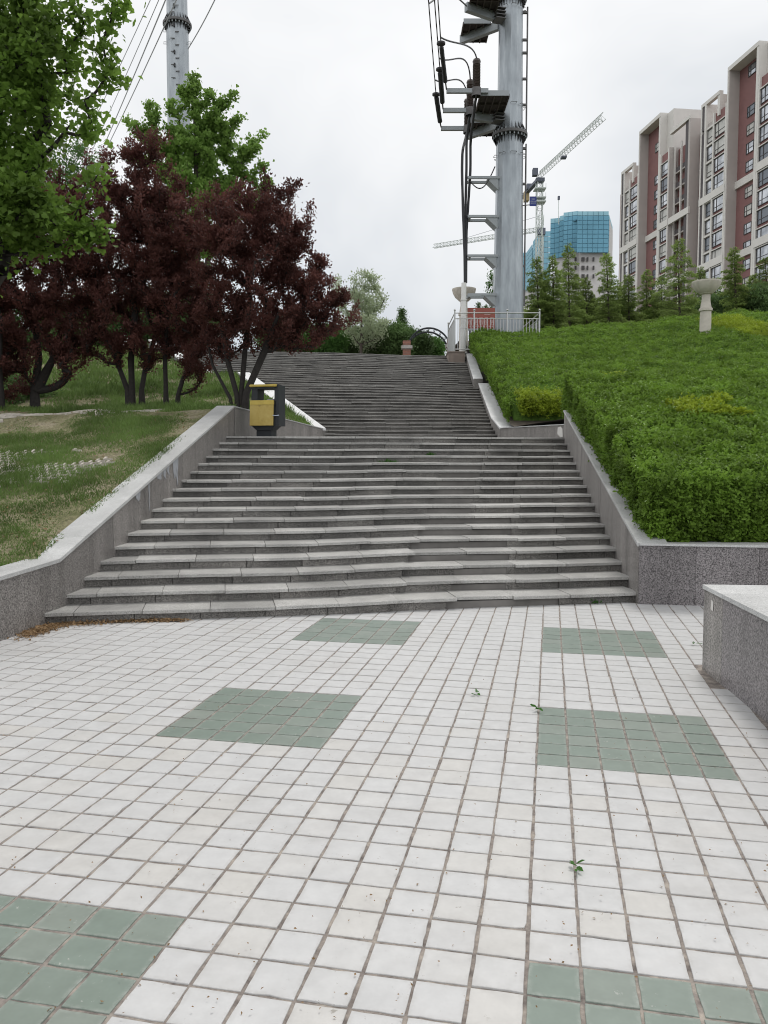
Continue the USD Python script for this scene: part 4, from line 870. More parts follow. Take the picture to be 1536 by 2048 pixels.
# row of young redwoods on the right
tops = [(1088, 556, 60, 45), (1152, 560, 60, 46), (1235, 572, 62, 45), (1322, 560, 62, 45), (1432, 560, 60, 47), (1490, 575, 60, 46), (1072, 520, 46, 40), (1105, 515, 44, 40), (1135, 492, 50, 42), (1170, 560, 45, 44), (1212, 512, 47, 42), (1255, 555, 50, 44), (1292, 545, 46, 46), (1358, 482, 60, 42), (1400, 540, 45, 46), (1468, 500, 48, 40), (1505, 555, 45, 44), (1530, 520, 55, 42)]
descr = ['low filler between the first pair right of the pole', 'short one under the netted tower base', 'short bushy one under the far apartment end', 'short bushy one left of the tallest conifer', 'short one peeping over the stone bowl lamp', 'short one between the lamp and right edge', 'behind the ladder of the big pole', 'just right of the pole railing', 'tall and thin in front of the netted tower', 'low between two taller ones under the tower', 'in front of the tower right edge', 'below the far end of the apartment block', 'with a reddish bare top left of the tallest', 'tallest of the row, in front of the apartments', 'right beside the stone bowl lamp', 'right of the stone bowl lamp against the brick wall', 'low and dense near the right edge', 'cut by the right picture edge']
def conifer(label, b, tp, Rmax, seed, nbr=95, nleaf=15000):
    r = np.random.default_rng(seed); H = tp[2] - b[2]; t = Thing('redwood_tree', label, 'tree', b, GROUPS['redwood_tree'])
    bow = r.normal(0, .05, 2); tq = np.linspace(0, 1, 9); T = b + (tp - b) * tq[:, None]; T[:, :2] += bow * np.sin(tq * np.pi)[:, None]
    t.part('trunk', MB().tube(T, np.linspace(.085, .008, 9), 7), m_bark_far, smooth=True)
    tw = MB(); P, D, N = [], [], []; f = (np.arange(nbr) + r.uniform(0, 1, nbr)) / nbr; f = .01 + .93 * f; ln = Rmax * (.05 + .95 * f ** .85) * r.uniform(.45, 1.15, nbr); ln[r.uniform(0, 1, nbr) < .12] *= .5
    share = ln / ln.sum()
    for k in range(nbr):
        an = k * 2.39996 + r.normal(0, .35); q = 1 - f[k]; p0 = np.array([np.interp(q, tq, T[:, j]) for j in range(3)]); o = np.array([math.cos(an), math.sin(an), 0]); L = ln[k]; rise = r.uniform(.1, .45) + .5 * (f[k] < .15)
        w = np.linspace(0, 1, 6)[:, None]; pts = p0 + o * L * w + np.array([0, 0, 1]) * (L * (rise * w - .32 * w * w)); tw.tube(pts, np.linspace(.014, .003, 6), 4, cap=False)
        n = max(30, int(nleaf * share[k])); s_ = r.uniform(.12, 1.04, n) ** .8; c = np.stack([np.interp(s_, w[:, 0], pts[:, j]) for j in range(3)], -1); lat = np.array([-o[1], o[0], 0])
        off = r.normal(0, 1, n) * (.04 + .26 * L * np.clip(1.05 - s_, 0, 1) * .6); c += lat * off[:, None] + np.array([0, 0, 1]) * (r.normal(-.02, .035, n) - .10 * np.abs(off))[:, None]
        P.append(c); D.append(o * .6 + lat * np.sign(off)[:, None] * .7 + r.normal(0, .35, (n, 3)) - (0, 0, .15)); N.append(np.array([0, 0, 1.0]) + r.normal(0, .45, (n, 3)))
    t.part('limbs', tw, m_bark_far, kind='stuff', smooth=True); P, D, N = map(np.vstack, (P, D, N)); ll = r.uniform(.07, .15, len(P))
    t.part('crown', MB().add(*leaves(P, D, N, ll, ll * .33, 'kite')), m_redwood, kind='stuff')
for i, ((px, top, w_, Y), ds) in enumerate(zip(tops, descr)):
    x = (px - 768) / F * Y; zb = float(bed_z(np.array([x]), np.array([float(Y)]))[0]); b = np.array([x, Y, zb - .2]); conifer('feathery light green conifer ' + ds, b, gz(px, top - 6, Y), w_ / F * Y * 1.35, 320 + i)
for i, (px, py, w_, h_, Y, lab) in enumerate(((1515, 640, 45, 60, 40, 'dark dense evergreen at the right edge above the golden shrub'), (1450, 630, 60, 40, 44, 'shady evergreen bush behind the stone bowl lamp'), (1340, 640, 80, 30, 46, 'low dark evergreen hedge bush under the tallest conifer'), (1200, 640, 90, 35, 47, 'low dark shrubbery at the foot of the conifer row'), (1100, 645, 60, 30, 44, 'low shrubbery right of the pole railing'))):
    x = (px - 768) / F * Y; b = np.array([x, Y, float(bed_z(np.array([x]), np.array([float(Y)]))[0])]); tg = lobes([(px, py, w_, h_, Y, 1.5)], 110, 350 + i, .3)
    tree('background_bush', lab, b, [poly(b - (0, 0, .2), b + (0, 0, .6))], tg, m_evergreen if i < 2 else m_redwood, m_bark_far, 360 + i, 18000, 0.16, spread=.22)

# ------------------------------------------------------------------ poles
def pole(t, cx, cy, prof, phase, mat=m_galv):
    g = MB(); g.lathe([(r_, z_) for z_, r_ in prof], (cx, cy, 0), 12, phase); t.part('shaft', g, mat)
def flange(t, cx, cy, z, r_, nb=24):
    g = MB(); R = r_ * 1.32; g.lathe([(r_ * .98, z - .06), (R, z - .055), (R, z + .055), (r_ * .98, z + .06)], (cx, cy, 0), 32)
    for k in range(nb):
        an = 2 * math.pi * k / nb; dx, dy = math.cos(an), math.sin(an)
        for s in (1, -1):
            g.add([(cx + dx * r_ * .97, cy + dy * r_ * .97, z), (cx + dx * R * .97, cy + dy * R * .97, z + s * .06), (cx + dx * r_ * .97, cy + dy * r_ * .97, z + s * .42)], [[0, 1, 2], [0, 2, 1]])
    t.part('flange', g, m_galv_dark)
    g = MB()
    for k in range(nb):
        an = 2 * math.pi * (k + .5) / nb; g.lathe([(0.0, z - .15), (.035, z - .15), (.035, z + .13), (0.0, z + .13)], (cx + math.cos(an) * r_ * 1.19, cy + math.sin(an) * r_ * 1.19, 0), 6)
    t.part('flange_bolts', g, m_bracket)
PX, PY = 5.13, 33.6
def zy(y, Y=PY): return float(at_y(768, y, Y)[2])
tp = Thing('steel_pole', 'huge galvanized steel power pole right of the upper stairs', 'utility pole', (PX, PY, Z_TOP))
prof = [(Z_TOP - .3, .66), (zy(640), .64), (zy(400), .555), (zy(275), .545), (zy(274), .525), (zy(78), .485), (zy(2), .48), (zy(-260), .42)]
pole(tp, PX, PY, prof, math.radians(-97.7))
flange(tp, PX, PY, zy(272), .545); flange(tp, PX, PY, zy(0), .48)
# hoops around the shaft
for y in (22, 216, 314):
    for k in range(8):
        an = math.radians(-97.7 + 15 + 45 * k); z = zy(y); r_ = float(np.interp(z, [p[0] for p in prof], [p[1] for p in prof])); c = np.array([PX + math.cos(an) * r_, PY + math.sin(an) * r_, z]); tn = np.array([-math.sin(an), math.cos(an), 0]); o = np.array([math.cos(an), math.sin(an), 0]) * .1
        tp.part('step_hoop', MB().tube([c - tn * .12, c - tn * .12 + o, c + tn * .12 + o, c + tn * .12], .012, 4), m_galv_dark)
# arms and gratings of the two platforms
for yj, (ax, ayy), (bx, byy), (g0, g1) in ((45, (932, 14), (922, 80), (31.6, 35.4)), (245, (944, 232), (935, 271), (31.5, 35.3))):
    zj = zy(yj); a = at_z(ax, ayy, zj); b = at_z(bx, byy, zj); c0 = np.array([PX - .45, PY - .25, zj]); c1 = np.array([PX - .45, PY + .25, zj])
    tp.part('platform_arm', MB().bar(c0, a, .20, .32), m_bracket); tp.part('platform_arm', MB().bar(c1, b, .20, .32), m_bracket)
    g = MB()
    for k in range(4): g.bar((PX - .35, PY - .45, zj - .18 + k * .13), (PX - .75, PY - .55, zj - .18 + k * .13), .5, .03)
    tp.part('arm_gusset', g, m_galv_dark)
    for (x0, x1), (y0, y1) in (((a[0] + .15, a[0] + 1.25), (g0, PY - .55)), ((a[0] + .05, a[0] + 1.15), (PY + .35, g1))):
        g = MB(); zg = zj + .22
        g.box(((x0 + x1) / 2, (y0 + y1) / 2, zg), (x1 - x0, y1 - y0, .04))
        for k in range(5): g.box((x0 + (x1 - x0) * k / 4, (y0 + y1) / 2, zg - .07), (.05, y1 - y0, .12))
        for k in range(3): g.box(((x0 + x1) / 2, y0 + (y1 - y0) * k / 2, zg - .05), (x1 - x0, .05, .10))
        tp.part('grating', g, m_grating)
        tp.part('grating_edge', MB().bar((x0, y0 - .03, zg), (x1, y0 - .03, zg), .04, .2), m_bracket)
# cable brackets
for y in (360, 437, 515, 592):
    z = zy(y); r_ = float(np.interp(z, [p[0] for p in prof], [p[1] for p in prof])); xl = at_y(934, y, PY)[0]
    g = MB(); g.bar((xl, PY - .28, z), (PX - r_ * .7, PY - .28, z), .09, .10); g.bar((xl, PY + .28, z), (PX - r_ * .7, PY + .28, z), .09, .10); g.bar((xl + .1, PY - .3, z), (xl + .1, PY + .3, z), .08, .08)
    g.add([(PX - r_ * .9, PY - .3, z - .05), (PX - r_ * .9 - .45, PY - .3, z - .05), (PX - r_ * .85, PY - .3, z - .5), (PX - r_ * .9, PY + .3, z - .05), (PX - r_ * .9 - .45, PY + .3, z - .05), (PX - r_ * .85, PY + .3, z - .5)], [[0, 1, 2], [3, 5, 4], [1, 4, 5], [1, 5, 2]])
    tp.part('cable_bracket', g, m_bracket if y < 600 else m_bracket)
# ladder rail
xr = at_y(1052, 300, PY)[0]; g = MB()
for (ya, yb) in ((14, 276), (288, 612)): g.tube([(xr, PY, zy(ya)), (xr, PY, zy(yb))], .035, 6)
for y in (25, 80, 106, 158, 210, 262, 297, 368, 532): g.bar((PX + .4, PY, zy(y)), (xr, PY, zy(y)), .10, .08)
tp.part('ladder_rail', g, m_galv_dark)
# small blue sign on the pole
g = MB(); g.bar((PX + .5, PY - .1, zy(413)), (at_y(1060, 413, PY)[0], PY - .1, zy(411)), .03, .03); tp.part('sign_arm', g, m_galv_dark)
a = at_y(1059, 412, PY - .12); b = at_y(1073, 393, PY - .12)
sg = Thing('blue_sign', 'small dark blue notice plate fixed to the big pole', 'sign', ((a[0] + b[0]) / 2, PY - .12, a[2]))
sg.part('plate', MB().box(((a[0] + b[0]) / 2, PY - .12, (a[2] + b[2]) / 2), (b[0] - a[0], .02, b[2] - a[2])), m_blue)
def glyph(mb, x, z, w, h, y, seed, thick=None):
    r = np.random.default_rng(seed); tk = thick or w * .09
    for k in range(3): mb.box((x, y, z - h * .38 + k * h * .38 + r.uniform(-.04, .04) * h), (w * r.uniform(.65, .95), .004, tk))
    for k in range(3): mb.box((x - w * .36 + k * w * .36 + r.uniform(-.06, .06) * w, y - .002, z + r.uniform(-.1, .1) * h), (tk, .004, h * r.uniform(.55, .95)))
g = MB(); w_ = b[0] - a[0]; h_ = b[2] - a[2]
for k in range(2): glyph(g, a[0] + w_ * (.38 + .24 * k), a[2] + h_ * .72, w_ * .18, h_ * .16, PY - .133, k)
for rw in (.48, .30):
    for k in range(6): glyph(g, a[0] + w_ * (.18 + .128 * k), a[2] + h_ * rw, w_ * .10, h_ * .12, PY - .133, 10 + k)
sg.part('lettering', g, m_signpale)
# terminations, arms and cables of the near line
arms = [(182, 893, 975, 947, 118), (221, 886, 942, 935, 160), (257, 882, 936, 930, 198)]
Zb = zy(245) + .26
cable_tops = []
for i, (y, xa, xb, xi, yt) in enumerate(arms):
    a = at_z(xa, y, Zb); b = at_z(xb, y + 5, Zb); b = np.array([b[0], a[1], Zb]); c = np.array([(xi - 768) / F * a[1], a[1], Zb])
    tp.part('termination_arm', MB().bar(a, b + (.5 if i else 0, 0, 0), .13, .16), m_bracket)
    ht = at_y(xi, yt, a[1])[2] - Zb
    th = Thing('cable_termination', ('brown ribbed cable end on the highest pole arm', 'brown ribbed cable end on the middle pole arm', 'brown ribbed cable end on the lowest pole arm')[i], 'insulator', (c[0], c[1], Zb))
    g = MB(); nr = 16; pr = [(.12, .1)]
    for k in range(nr):
        zz = .12 + (ht - .28) * k / nr; pr += [(.15, zz), (.12, zz + (ht - .3) / nr * .6)]
    pr += [(.07, ht - .2)]
    th.part('ribbed_body', MB().lathe([(r_, z_ + Zb) for r_, z_ in pr], (c[0], c[1], 0), 14), m_insul)
    th.part('cap', MB().lathe([(.0, Zb + ht + .02), (.13, Zb + ht - .02), (.16, Zb + ht - .10), (.13, Zb + ht - .2), (.07, Zb + ht - .22)][::-1], (c[0], c[1], 0), 14), m_insul)
    th.part('base', MB().lathe([(.18, Zb - .2), (.18, Zb + .1), (.12, Zb + .12)], (c[0], c[1], 0), 14), m_galv_dark)
    cable_tops.append((a, c, Zb + ht))
# strain insulators and conductors run over the plaza towards the viewer
cond = [((882, 87), (876, 0)), ((880, 139), (869, 0)), ((872, 189), (857, 0))]
for i, ((dx, dy), (ux, uy)) in enumerate(cond):
    a, c, zt_ = cable_tops[i]
    disc = at_z(dx, dy, Zb + .45); up_ = at_z(ux, uy, Zb + 1.2)
    th = Thing('strain_insulator', ('slim ribbed insulator rod hanging from the highest pole arm', 'thick black insulator rod tied to the middle pole arm', 'thick black insulator rod tied to the lowest pole arm')[i], 'insulator', a)
    s0 = a + (disc - a) * .22; s1 = a + (disc - a) * .93
    th.part('link', MB().tube([a + (0, 0, .06), s0], .03, 5), m_galv_dark)
    n = 26; tt = np.linspace(0, 1, 2 * n); rr = np.where(np.arange(2 * n) % 2 == 0, .085 if i == 0 else .10, .035 if i == 0 else .075)
    th.part('rod', MB().tube(s0 + (s1 - s0) * tt[:, None], rr, 8), m_black)
    dirv = (disc - a) / np.linalg.norm(disc - a)
    th.part('corona_disc', MB().tube([disc - (0, 0, .03), disc + (0, 0, .03)], .15, 16), m_black)
    far = up_ + (up_ - disc) / np.linalg.norm(up_ - disc) * 22 * np.array([1, 1, .6]); far[2] += 1.5
    ss = np.linspace(0, 1, 14)[:, None]; pts = np.vstack([disc[None], up_ + (far - up_) * ss])
    single('power_line', MB().tube(pts, .022, 5), m_wire, ('overhead conductor running up from the highest arm insulator', 'overhead conductor running up from the middle arm insulator', 'overhead conductor running up from the lowest arm insulator')[i], 'power line')
    # jumper loop to the termination cap
    j0 = disc + (up_ - disc) * (.18 if i else .15); j3 = np.array([c[0], c[1], zt_ + .02]); md = (j0 + j3) / 2 + np.array([.1, 0, .55 if i else -.1]); q = np.linspace(0, 1, 14)[:, None]
    single('jumper_wire', MB().tube((1 - q) ** 3 * j0 + 3 * q * (1 - q) ** 2 * (j0 + (.5, .3, -.15)) + 3 * q * q * (1 - q) * (md + (.4, .2, .5)) + q ** 3 * j3, .028, 6), m_wire, ('looped jumper wire to the highest brown cable end', 'looped jumper wire to the middle brown cable end', 'looped jumper wire to the lowest brown cable end')[i], 'wire')
a = at_z(858, 7, Zb + 1.2); b = at_y(933, 12, 32.4); q = np.linspace(0, 1, 10)[:, None]; single('jumper_wire', MB().tube((1 - q) * a + q * b + np.array([0, 0, .35]) * np.sin(q * np.pi), .028, 6), m_wire, 'jumper wire from the conductors to the upper platform', 'wire')
cab = [[(930, 262), (925, 300), (924, 340), (926, 420), (929, 500), (930, 566)], [(936, 230), (933, 280), (933, 340), (931, 410), (931, 480), (931, 566)], [(944, 190), (941, 280), (941, 340), (937, 400), (933, 460), (932, 566)]]
for i, pts in enumerate(cab):
    P = np.array([at_y(x, y, PY - .3 + .1 * i) for x, y in pts]); P[0] = [cable_tops[2 - i][1][0], cable_tops[2 - i][1][1], Zb - .1]
    q = np.linspace(0, len(P) - 1, 26); C = np.stack([np.interp(q, np.arange(len(P)), P[:, k]) for k in range(3)], -1)
    C[1:-1] = (C[:-2] + C[1:-1] * 2 + C[2:]) / 4
    single('power_cable', MB().tube(C, .055, 7), m_black, ('black power cable nearest the picture left, dropping to the white pipe', 'black power cable between the other two, dropping to the white pipe', 'black power cable nearest the pole, dropping to the white pipe')[i], 'cable')
q = np.linspace(0, 1, 16)[:, None]; a = at_y(990, 333, PY - .3); b = at_y(940, 362, PY - .3); single('slack_cable', MB().tube((1 - q) * a + q * b + np.array([.0, 0, -.55]) * np.sin(q * np.pi) ** 1.0, .025, 5), m_black, 'slack thin cable looping over the top cable bracket', 'cable')
# white pipe
a = at_y(930, 566, 32.6); px_ = a[0]; pb = Z_TOP
t = Thing('white_pipe', 'white vertical pipe sheathing the cables in front of the red sign', 'pipe', (px_ - .06, 32.6, pb))
zt0 = a[2]; t.part('lower_pipe', MB().lathe([(.19, pb), (.19, pb + .05), (.135, pb + .1), (.135, pb + 1.0), (.15, pb + 1.0), (.15, pb + 1.06), (.125, pb + 1.07)], (px_ - .06, 32.6, 0), 16), m_whitepipe, smooth=40)
t.part('upper_pipe', MB().lathe([(.125, pb + 1.07), (.11, zt0 - .7), (.125, zt0 - .7), (.125, zt0 - .64), (.105, zt0 - .63), (.10, zt0), (.08, zt0)], (px_ - .045, 32.6, 0), 16), m_whitepipe, smooth=40)
g = MB(); g.bar(at_y(934, 592, 32.7), at_y(960, 592, 33), .07, .07); t.part('pipe_clamp', g, m_bracket)

# left pole
LX, LY = -10.2, 41.0
tl = Thing('steel_pole', 'grey steel power pole standing behind the trees on the left', 'utility pole', (LX, LY, 5))
zl = lambda y: float(at_y(768, y, LY)[2])
lp = [(5.0, .66), (zl(200), .545), (zl(52), .54), (zl(51), .52), (zl(-60), .48), (zl(-300), .42)]
pole(tl, LX, LY, lp, math.radians(20)); flange(tl, LX, LY, zl(50), .53)
for y in np.arange(10, 180, 13.0):
    z = zl(y); g = MB(); sx = .12 if int(y) % 2 else -.1; g.bar((LX + sx - .1, LY - .56, z), (LX + sx + .1, LY - .56, z), .03, .03); tl.part('climbing_step', g, m_galv_dark)
for y in (24, 62, 115, 141): tl.part('step_socket', MB().box((LX - .02, LY - .55, zl(y)), (.07, .12, .16)), m_black)
for y in (66, 90): 
    for sx in (-1, 1): 
        c = np.array([LX + sx * .54, LY - .1, zl(y)]); tl.part('step_hoop', MB().tube([c, c + (sx * .12, 0, 0), c + (sx * .12, 0, .1), c + (0, 0, .1)], .015, 4), m_bracket)
def far_line(p, q, Y0, Y1, lab, r_=.03):
    a, b = at_y(*p, Y0), at_y(*q, Y1); s = np.linspace(0, 1, 12)[:, None]; ext = b + (b - a) * .6
    pts = a + (ext - a) * s; pts[:, 2] -= 0.15 * np.sin(s[:, 0] * np.pi)
    single('power_line', MB().tube(pts, r_, 4), m_wire_far, lab, 'power line')
far_line((200, 310), (328, 0), 60, 34, 'pale wire crossing the sky left of the grey left pole', .028)
far_line((212, 300), (324, 57), 60, 40.2, 'pale wire meeting the left pole at its flange', .028)
far_line((376, 98), (426, 0), 40.5, 34, 'pale wire rising to the right from the left pole', .026)
far_line((165, 290), (298, 0), 70, 42, 'faintest wire far left in the sky', .022)
far_line((185, 300), (315, 0), 66, 42, 'thin wire second from left in the sky', .022)

# ------------------------------------------------------------------ railing, red sign, plinth, lamps, arch, brick pillars
ry = 32.3; xa = at_y(909.5, 640, ry)[0]; xb = at_y(1079, 640, ry)[0]; zr = float(at_y(768, 626, ry)[2]); zb_ = Z_TOP + .02
t = Thing('plinth', 'brown stone plinth under the railing corner at the stair top', 'plinth', (2.8, 32.0, 5.2))
g = MB(); x0 = at_y(897, 717, 32.0)[0]; g.box(((x0 + 3.2) / 2, 32.6, 5.2), (3.2 - x0, 1.2, 1.04), 0, .01); t.part('plinth_body', g, m_plinth)
t.part('plinth_cap', MB().box(((x0 + 3.2) / 2, 32.6, Z_TOP + .0), (3.2 - x0 + .04, 1.24, .05), 0, .008), m_plinth)
t = Thing('railing', 'shiny stainless railing fencing the base of the big pole', 'railing', ((xa + xb) / 2, ry, Z_TOP))
far_l, far_r = at_y(900, 660, 34.5)[0], at_y(1048, 660, 36.2)[0]
def rail(p, q): t.part('rail', MB().tube([p, q], .022, 8), m_stainless)
runs = [((xa, ry), (xb, ry), 26), ((xa, ry), (far_l, 35.4), 12), ((xb, ry), (xb - .05, 36.2), 14)]
for (p, q, n) in runs:
    for zz in (zr, zr - .22, zb_ + .12): rail((*p, zz), (*q, zz))
    for k in range(1, n):
        x, y = p[0] + (q[0] - p[0]) * k / n, p[1] + (q[1] - p[1]) * k / n
        t.part('baluster', MB().tube([(x, y, zb_ + .1), (x, y, zr - .22)], .013, 5), m_stainless)
for x, y in ((xa, ry), (xb, ry), (xa + (xb - xa) * .23, ry), (xa + (xb - xa) * .62, ry), (far_l, 35.4), (xb - .05, 36.2)):
    g = MB().tube([(x, y, Z_TOP - .1), (x, y, zr + .06)], .032, 8); g.lathe([(0, zr + .17), (.04, zr + .14), (.045, zr + .11), (.02, zr + .06)][::-1], (x, y, 0), 8); t.part('post', g, m_stainless)
# red sign
sy = 33.1; a = at_y(935, 657, sy); b = at_y(990, 616, sy)
t = Thing('red_sign', 'weathered red notice board with pale lettering behind the railing', 'sign', ((a[0] + b[0]) / 2, sy, a[2]))
t.part('board', MB().box(((a[0] + b[0]) / 2, sy, (a[2] + b[2]) / 2), (b[0] - a[0], .03, b[2] - a[2])), m_red)
w_, h_ = b[0] - a[0], b[2] - a[2]; g = MB()
for rw, sd in ((.46, 0), (.27, 20)):
    for k in range(5): glyph(g, a[0] + w_ * (.10 + .195 * k), a[2] + h_ * rw, w_ * .15, h_ * .17, sy - .018, sd + k, w_ * .011)
for k in range(9): glyph(g, a[0] + w_ * (.10 + .10 * k), a[2] + h_ * .10, w_ * .06, h_ * .06, sy - .018, 40 + k)
g.box((a[0] + w_ * .72, sy - .018, a[2] + h_ * .69), (w_ * .22, .004, .016))
t.part('lettering', g, m_signwhite)
t.part('ledge', MB().box(((a[0] + b[0]) / 2, sy - .02, a[2] - .05), (w_ * .95, .10, .07)), m_bracket)
t.part('leg', MB().bar((a[0] + .1, sy + .02, Z_TOP), (a[0] + .1, sy + .02, a[2]), .06), m_bindark); t.part('leg', MB().bar((b[0] - .1, sy + .02, Z_TOP), (b[0] - .1, sy + .02, a[2]), .06), m_bindark)
def bowl_lamp(px, ytop, ybot, Y, wpx, zbase, lab):
    c = at_y(px, ytop, Y); R = wpx / 2 / F * Y; H = (c[2] - at_y(px, ybot, Y)[2])
    t = Thing('bowl_lamp', lab, 'lamp', (c[0], Y, zbase)); z = c[2]
    n = 48; an = np.arange(n) * 2 * np.pi / n; fl = 1 - .09 * np.abs(np.sin(an * 9)) ** 8
    pr = [(.20, -H), (.45, -H * .97), (.75, -H * .70), (.93, -H * .38), (.99, -H * .12), (1.0, -H * .10), (1.0, 0), (.9, 0), (.8, -H * .15), (.2, -H * .25), (.01, -H * .25)]
    g = MB(); v = np.array([[(c[0] + R * a_ * (f if .3 < a_ < .97 else 1) * math.cos(q), Y + R * a_ * (f if .3 < a_ < .97 else 1) * math.sin(q), z + b_) for q, f in zip(an, fl)] for a_, b_ in pr])
    i, j = np.meshgrid(np.arange(len(pr) - 1), np.arange(n), indexing='ij'); g.add(v.reshape(-1, 3), np.stack([i * n + j, i * n + (j + 1) % n, (i + 1) * n + (j + 1) % n, (i + 1) * n + j], -1).reshape(-1, 4))
    t.part('bowl', g, m_lampstone, smooth=35)
    k = R / .5; zz = z - H
    t.part('column', MB().lathe([(.20 * k, zbase - .3), (.19 * k, zz - .62 * k), (.23 * k, zz - .60 * k), (.235 * k, zz - .52 * k), (.19 * k, zz - .48 * k), (.145 * k, zz - .2 * k), (.15 * k, zz - .02), (.22 * k, zz), (.22 * k, zz + .03)], (c[0], Y, 0), 20), m_lampstone, smooth=40)
bowl_lamp(1413, 563, 588, 29.5, 55, 6.3, 'pale stone bowl lamp on a column above the right hedge')
bowl_lamp(928, 578, 602, 36.5, 47, Z_TOP, 'stone bowl lamp half hidden by the white pipe')
# iron arch
t = Thing('iron_arch', 'thin black iron arch beyond the top of the stairs', 'arch', (*at_y(860, 712, 43)[:2], Z_TOP))
for (cx, cy, rx, ry_, nm) in ((858, 704, 44, 48, 'outer_hoop'), (855, 708, 42, 44, 'inner_hoop')):
    th = np.linspace(0, np.pi, 28); P = np.array([at_y(cx + rx * math.cos(q), cy - ry_ * math.sin(q), 43 if nm == 'outer_hoop' else 44.0) for q in th]); t.part(nm, MB().tube(P, .05, 6), m_iron)
for q in np.linspace(.35, 2.8, 9):
    a = at_y(858 + 44 * math.cos(q), 704 - 48 * math.sin(q), 43); b = at_y(855 + 42 * math.cos(q), 708 - 44 * math.sin(q), 44); t.part('cross_bar', MB().tube([a, b], .02, 4), m_iron)
    c = (a + b) / 2; aa = np.linspace(0, 5, 12); t.part('scroll', MB().tube([c + np.array([.10 * math.cos(w) * (1 - w / 8), 0, .10 * math.sin(w) * (1 - w / 8)]) for w in aa], .014, 4), m_iron)
def brick_pillar(px, ytop, ycap0, ycap1, w_, Y, lab):
    c = at_y(px, ytop, Y); hw = w_ / 2 / F * Y; t = Thing('brick_pillar', lab, 'pillar', (c[0], Y, Z_TOP)); z1 = c[2]; za, zc = at_y(px, ycap0, Y)[2], at_y(px, ycap1, Y)[2]
    t.part('pillar_core', MB().box((c[0], Y, (Z_TOP + z1) / 2), (2 * hw - .03, 2 * hw - .03, z1 - Z_TOP)), m_concrete)
    z = Z_TOP; k = 0
    while z < z1 - .03:
        if not (za > z > zc - .07) :
            for s in (-.5, .5): t.part('brick', MB().box((c[0] + s * hw + (0.1 * hw if k % 2 else -.1 * hw) * 0, Y, z + .035), (hw * (1.0 - .02), 2 * hw, .062), 0, .004), m_brick)
        z += .075; k += 1
    t.part('stone_band', MB().box((c[0], Y, (za + zc) / 2), (2 * hw + .16, 2 * hw + .16, za - zc), 0, .01), m_concrete)
brick_pillar(813.5, 683, 692, 698, 15.5, 42, 'red brick pillar with a grey stone band above the stair top')
brick_pillar(902, 680, 690, 696, 15.5, 43, 'brick pillar at the arch foot, mostly hidden by the railing')

# ------------------------------------------------------------------ yellow bin
by = 14.15; bx = at_y(532, 850, by)[0]; bz = Z_L1; sc = by / F
t = Thing('litter_bin', 'weathered yellow litter bin with dark frame on the landing', 'bin', (bx, by, bz))
yaw = math.radians(-14)
def bl(x, y, z): return (bx + x * math.cos(yaw) - y * math.sin(yaw), by + x * math.sin(yaw) + y * math.cos(yaw), bz + z)
def bbox(c, s, bev=.006): g = MB(); g.box(bl(*c), s, yaw, bev); return g
def taper(x0, x1, X0, X1, y0, y1, z0, z1):
    return MB().hexa([bl(x0, y0, z0), bl(x1, y0, z0), bl(x1, y1, z0), bl(x0, y1, z0), bl(X0, y0, z1), bl(X1, y0, z1), bl(X1, y1, z1), bl(X0, y1, z1)])
t.part('pedestal', taper(-.13, .15, -.13, .15, -.12, .12, 0, .12), m_bindark)
t.part('pedestal_flare', taper(-.13, .15, -.21, .23, -.14, .14, .12, .19), m_bindark)
t.part('body', taper(-.22, .235, -.20, .255, -.15, .17, .19, .62), m_bindark)
t.part('front_panel', taper(-.235, .20, -.22, .215, -.175, -.152, .195, .62), m_yellow)
t.part('upper_band', taper(-.221, .216, -.217, .217, -.18, -.150, .555, .632), m_yellow_lid)
t.part('post', taper(-.215, -.10, -.195, -.09, -.14, .15, .62, .86), m_bindark); t.part('post', taper(.215, .30, .225, .30, -.15, .16, .19, .90), m_bindark)
t.part('lintel', bbox((.03, 0, .845), (.50, .30, .035)), m_bindark)
t.part('roof', bbox((.02, -.005, .885), (.50, .34, .045), .012), m_yellow_lid)
t.part('ash_tray', bbox((.14, -.02, .64), (.13, .2, .03)), m_ash)
g = MB(); g.tube([bl(.2, -.18, .37), bl(.26, -.19, .365), bl(.31, -.16, .37)], .006, 5); t.part('tie_wire', g, m_signpale)

# ------------------------------------------------------------------ fallen leaves and litter
r = np.random.default_rng(400)
def flake(n, xy, z, L, seed):
    r = np.random.default_rng(seed); p = np.c_[xy, np.full(len(xy), z) + r.uniform(0, .018, len(xy))]; d = r.normal(0, 1, (len(p), 3)) * (1, 1, .3); nn = r.normal(0, .5, (len(p), 3)) + (0, 0, 1)
    ll = L * r.uniform(.5, 1.3, len(p)); return leaves(p, d, nn, ll, ll * .6, 'kite')
n = 2600; s = r.uniform(0, 1, n) ** 1.1; base = np.array([at_z(x, y, 0)[:2] for x, y in ((60, 1268), (120, 1248), (230, 1243), (365, 1243))]); k = s * 3; i0 = np.clip(k.astype(int), 0, 2)
xy = base[i0] * (1 - (k - i0))[:, None] + base[np.minimum(i0 + 1, 3)] * (k - i0)[:, None] + np.c_[r.normal(0, .06, n), .03 - np.abs(r.normal(0, .11, n)) * (1.25 - s)]
single('leaf_litter', MB().add(*flake(n, xy, .004, .030, 401)), m_litter, 'dry brown leaf litter swept against the lowest step on the left', 'leaf litter', kind='stuff')
n = 380; xs = np.r_[r.uniform(0, 1536, n)]; ysx = np.r_[r.uniform(1230, 2040, n)]; q = at_z(xs, ysx, .0)[:, :2]
single('debris_specks', MB().add(*flake(n, q, .003, .010, 402)), m_litter, 'scattered tiny bits of debris over the plaza tiles', 'debris', kind='stuff')
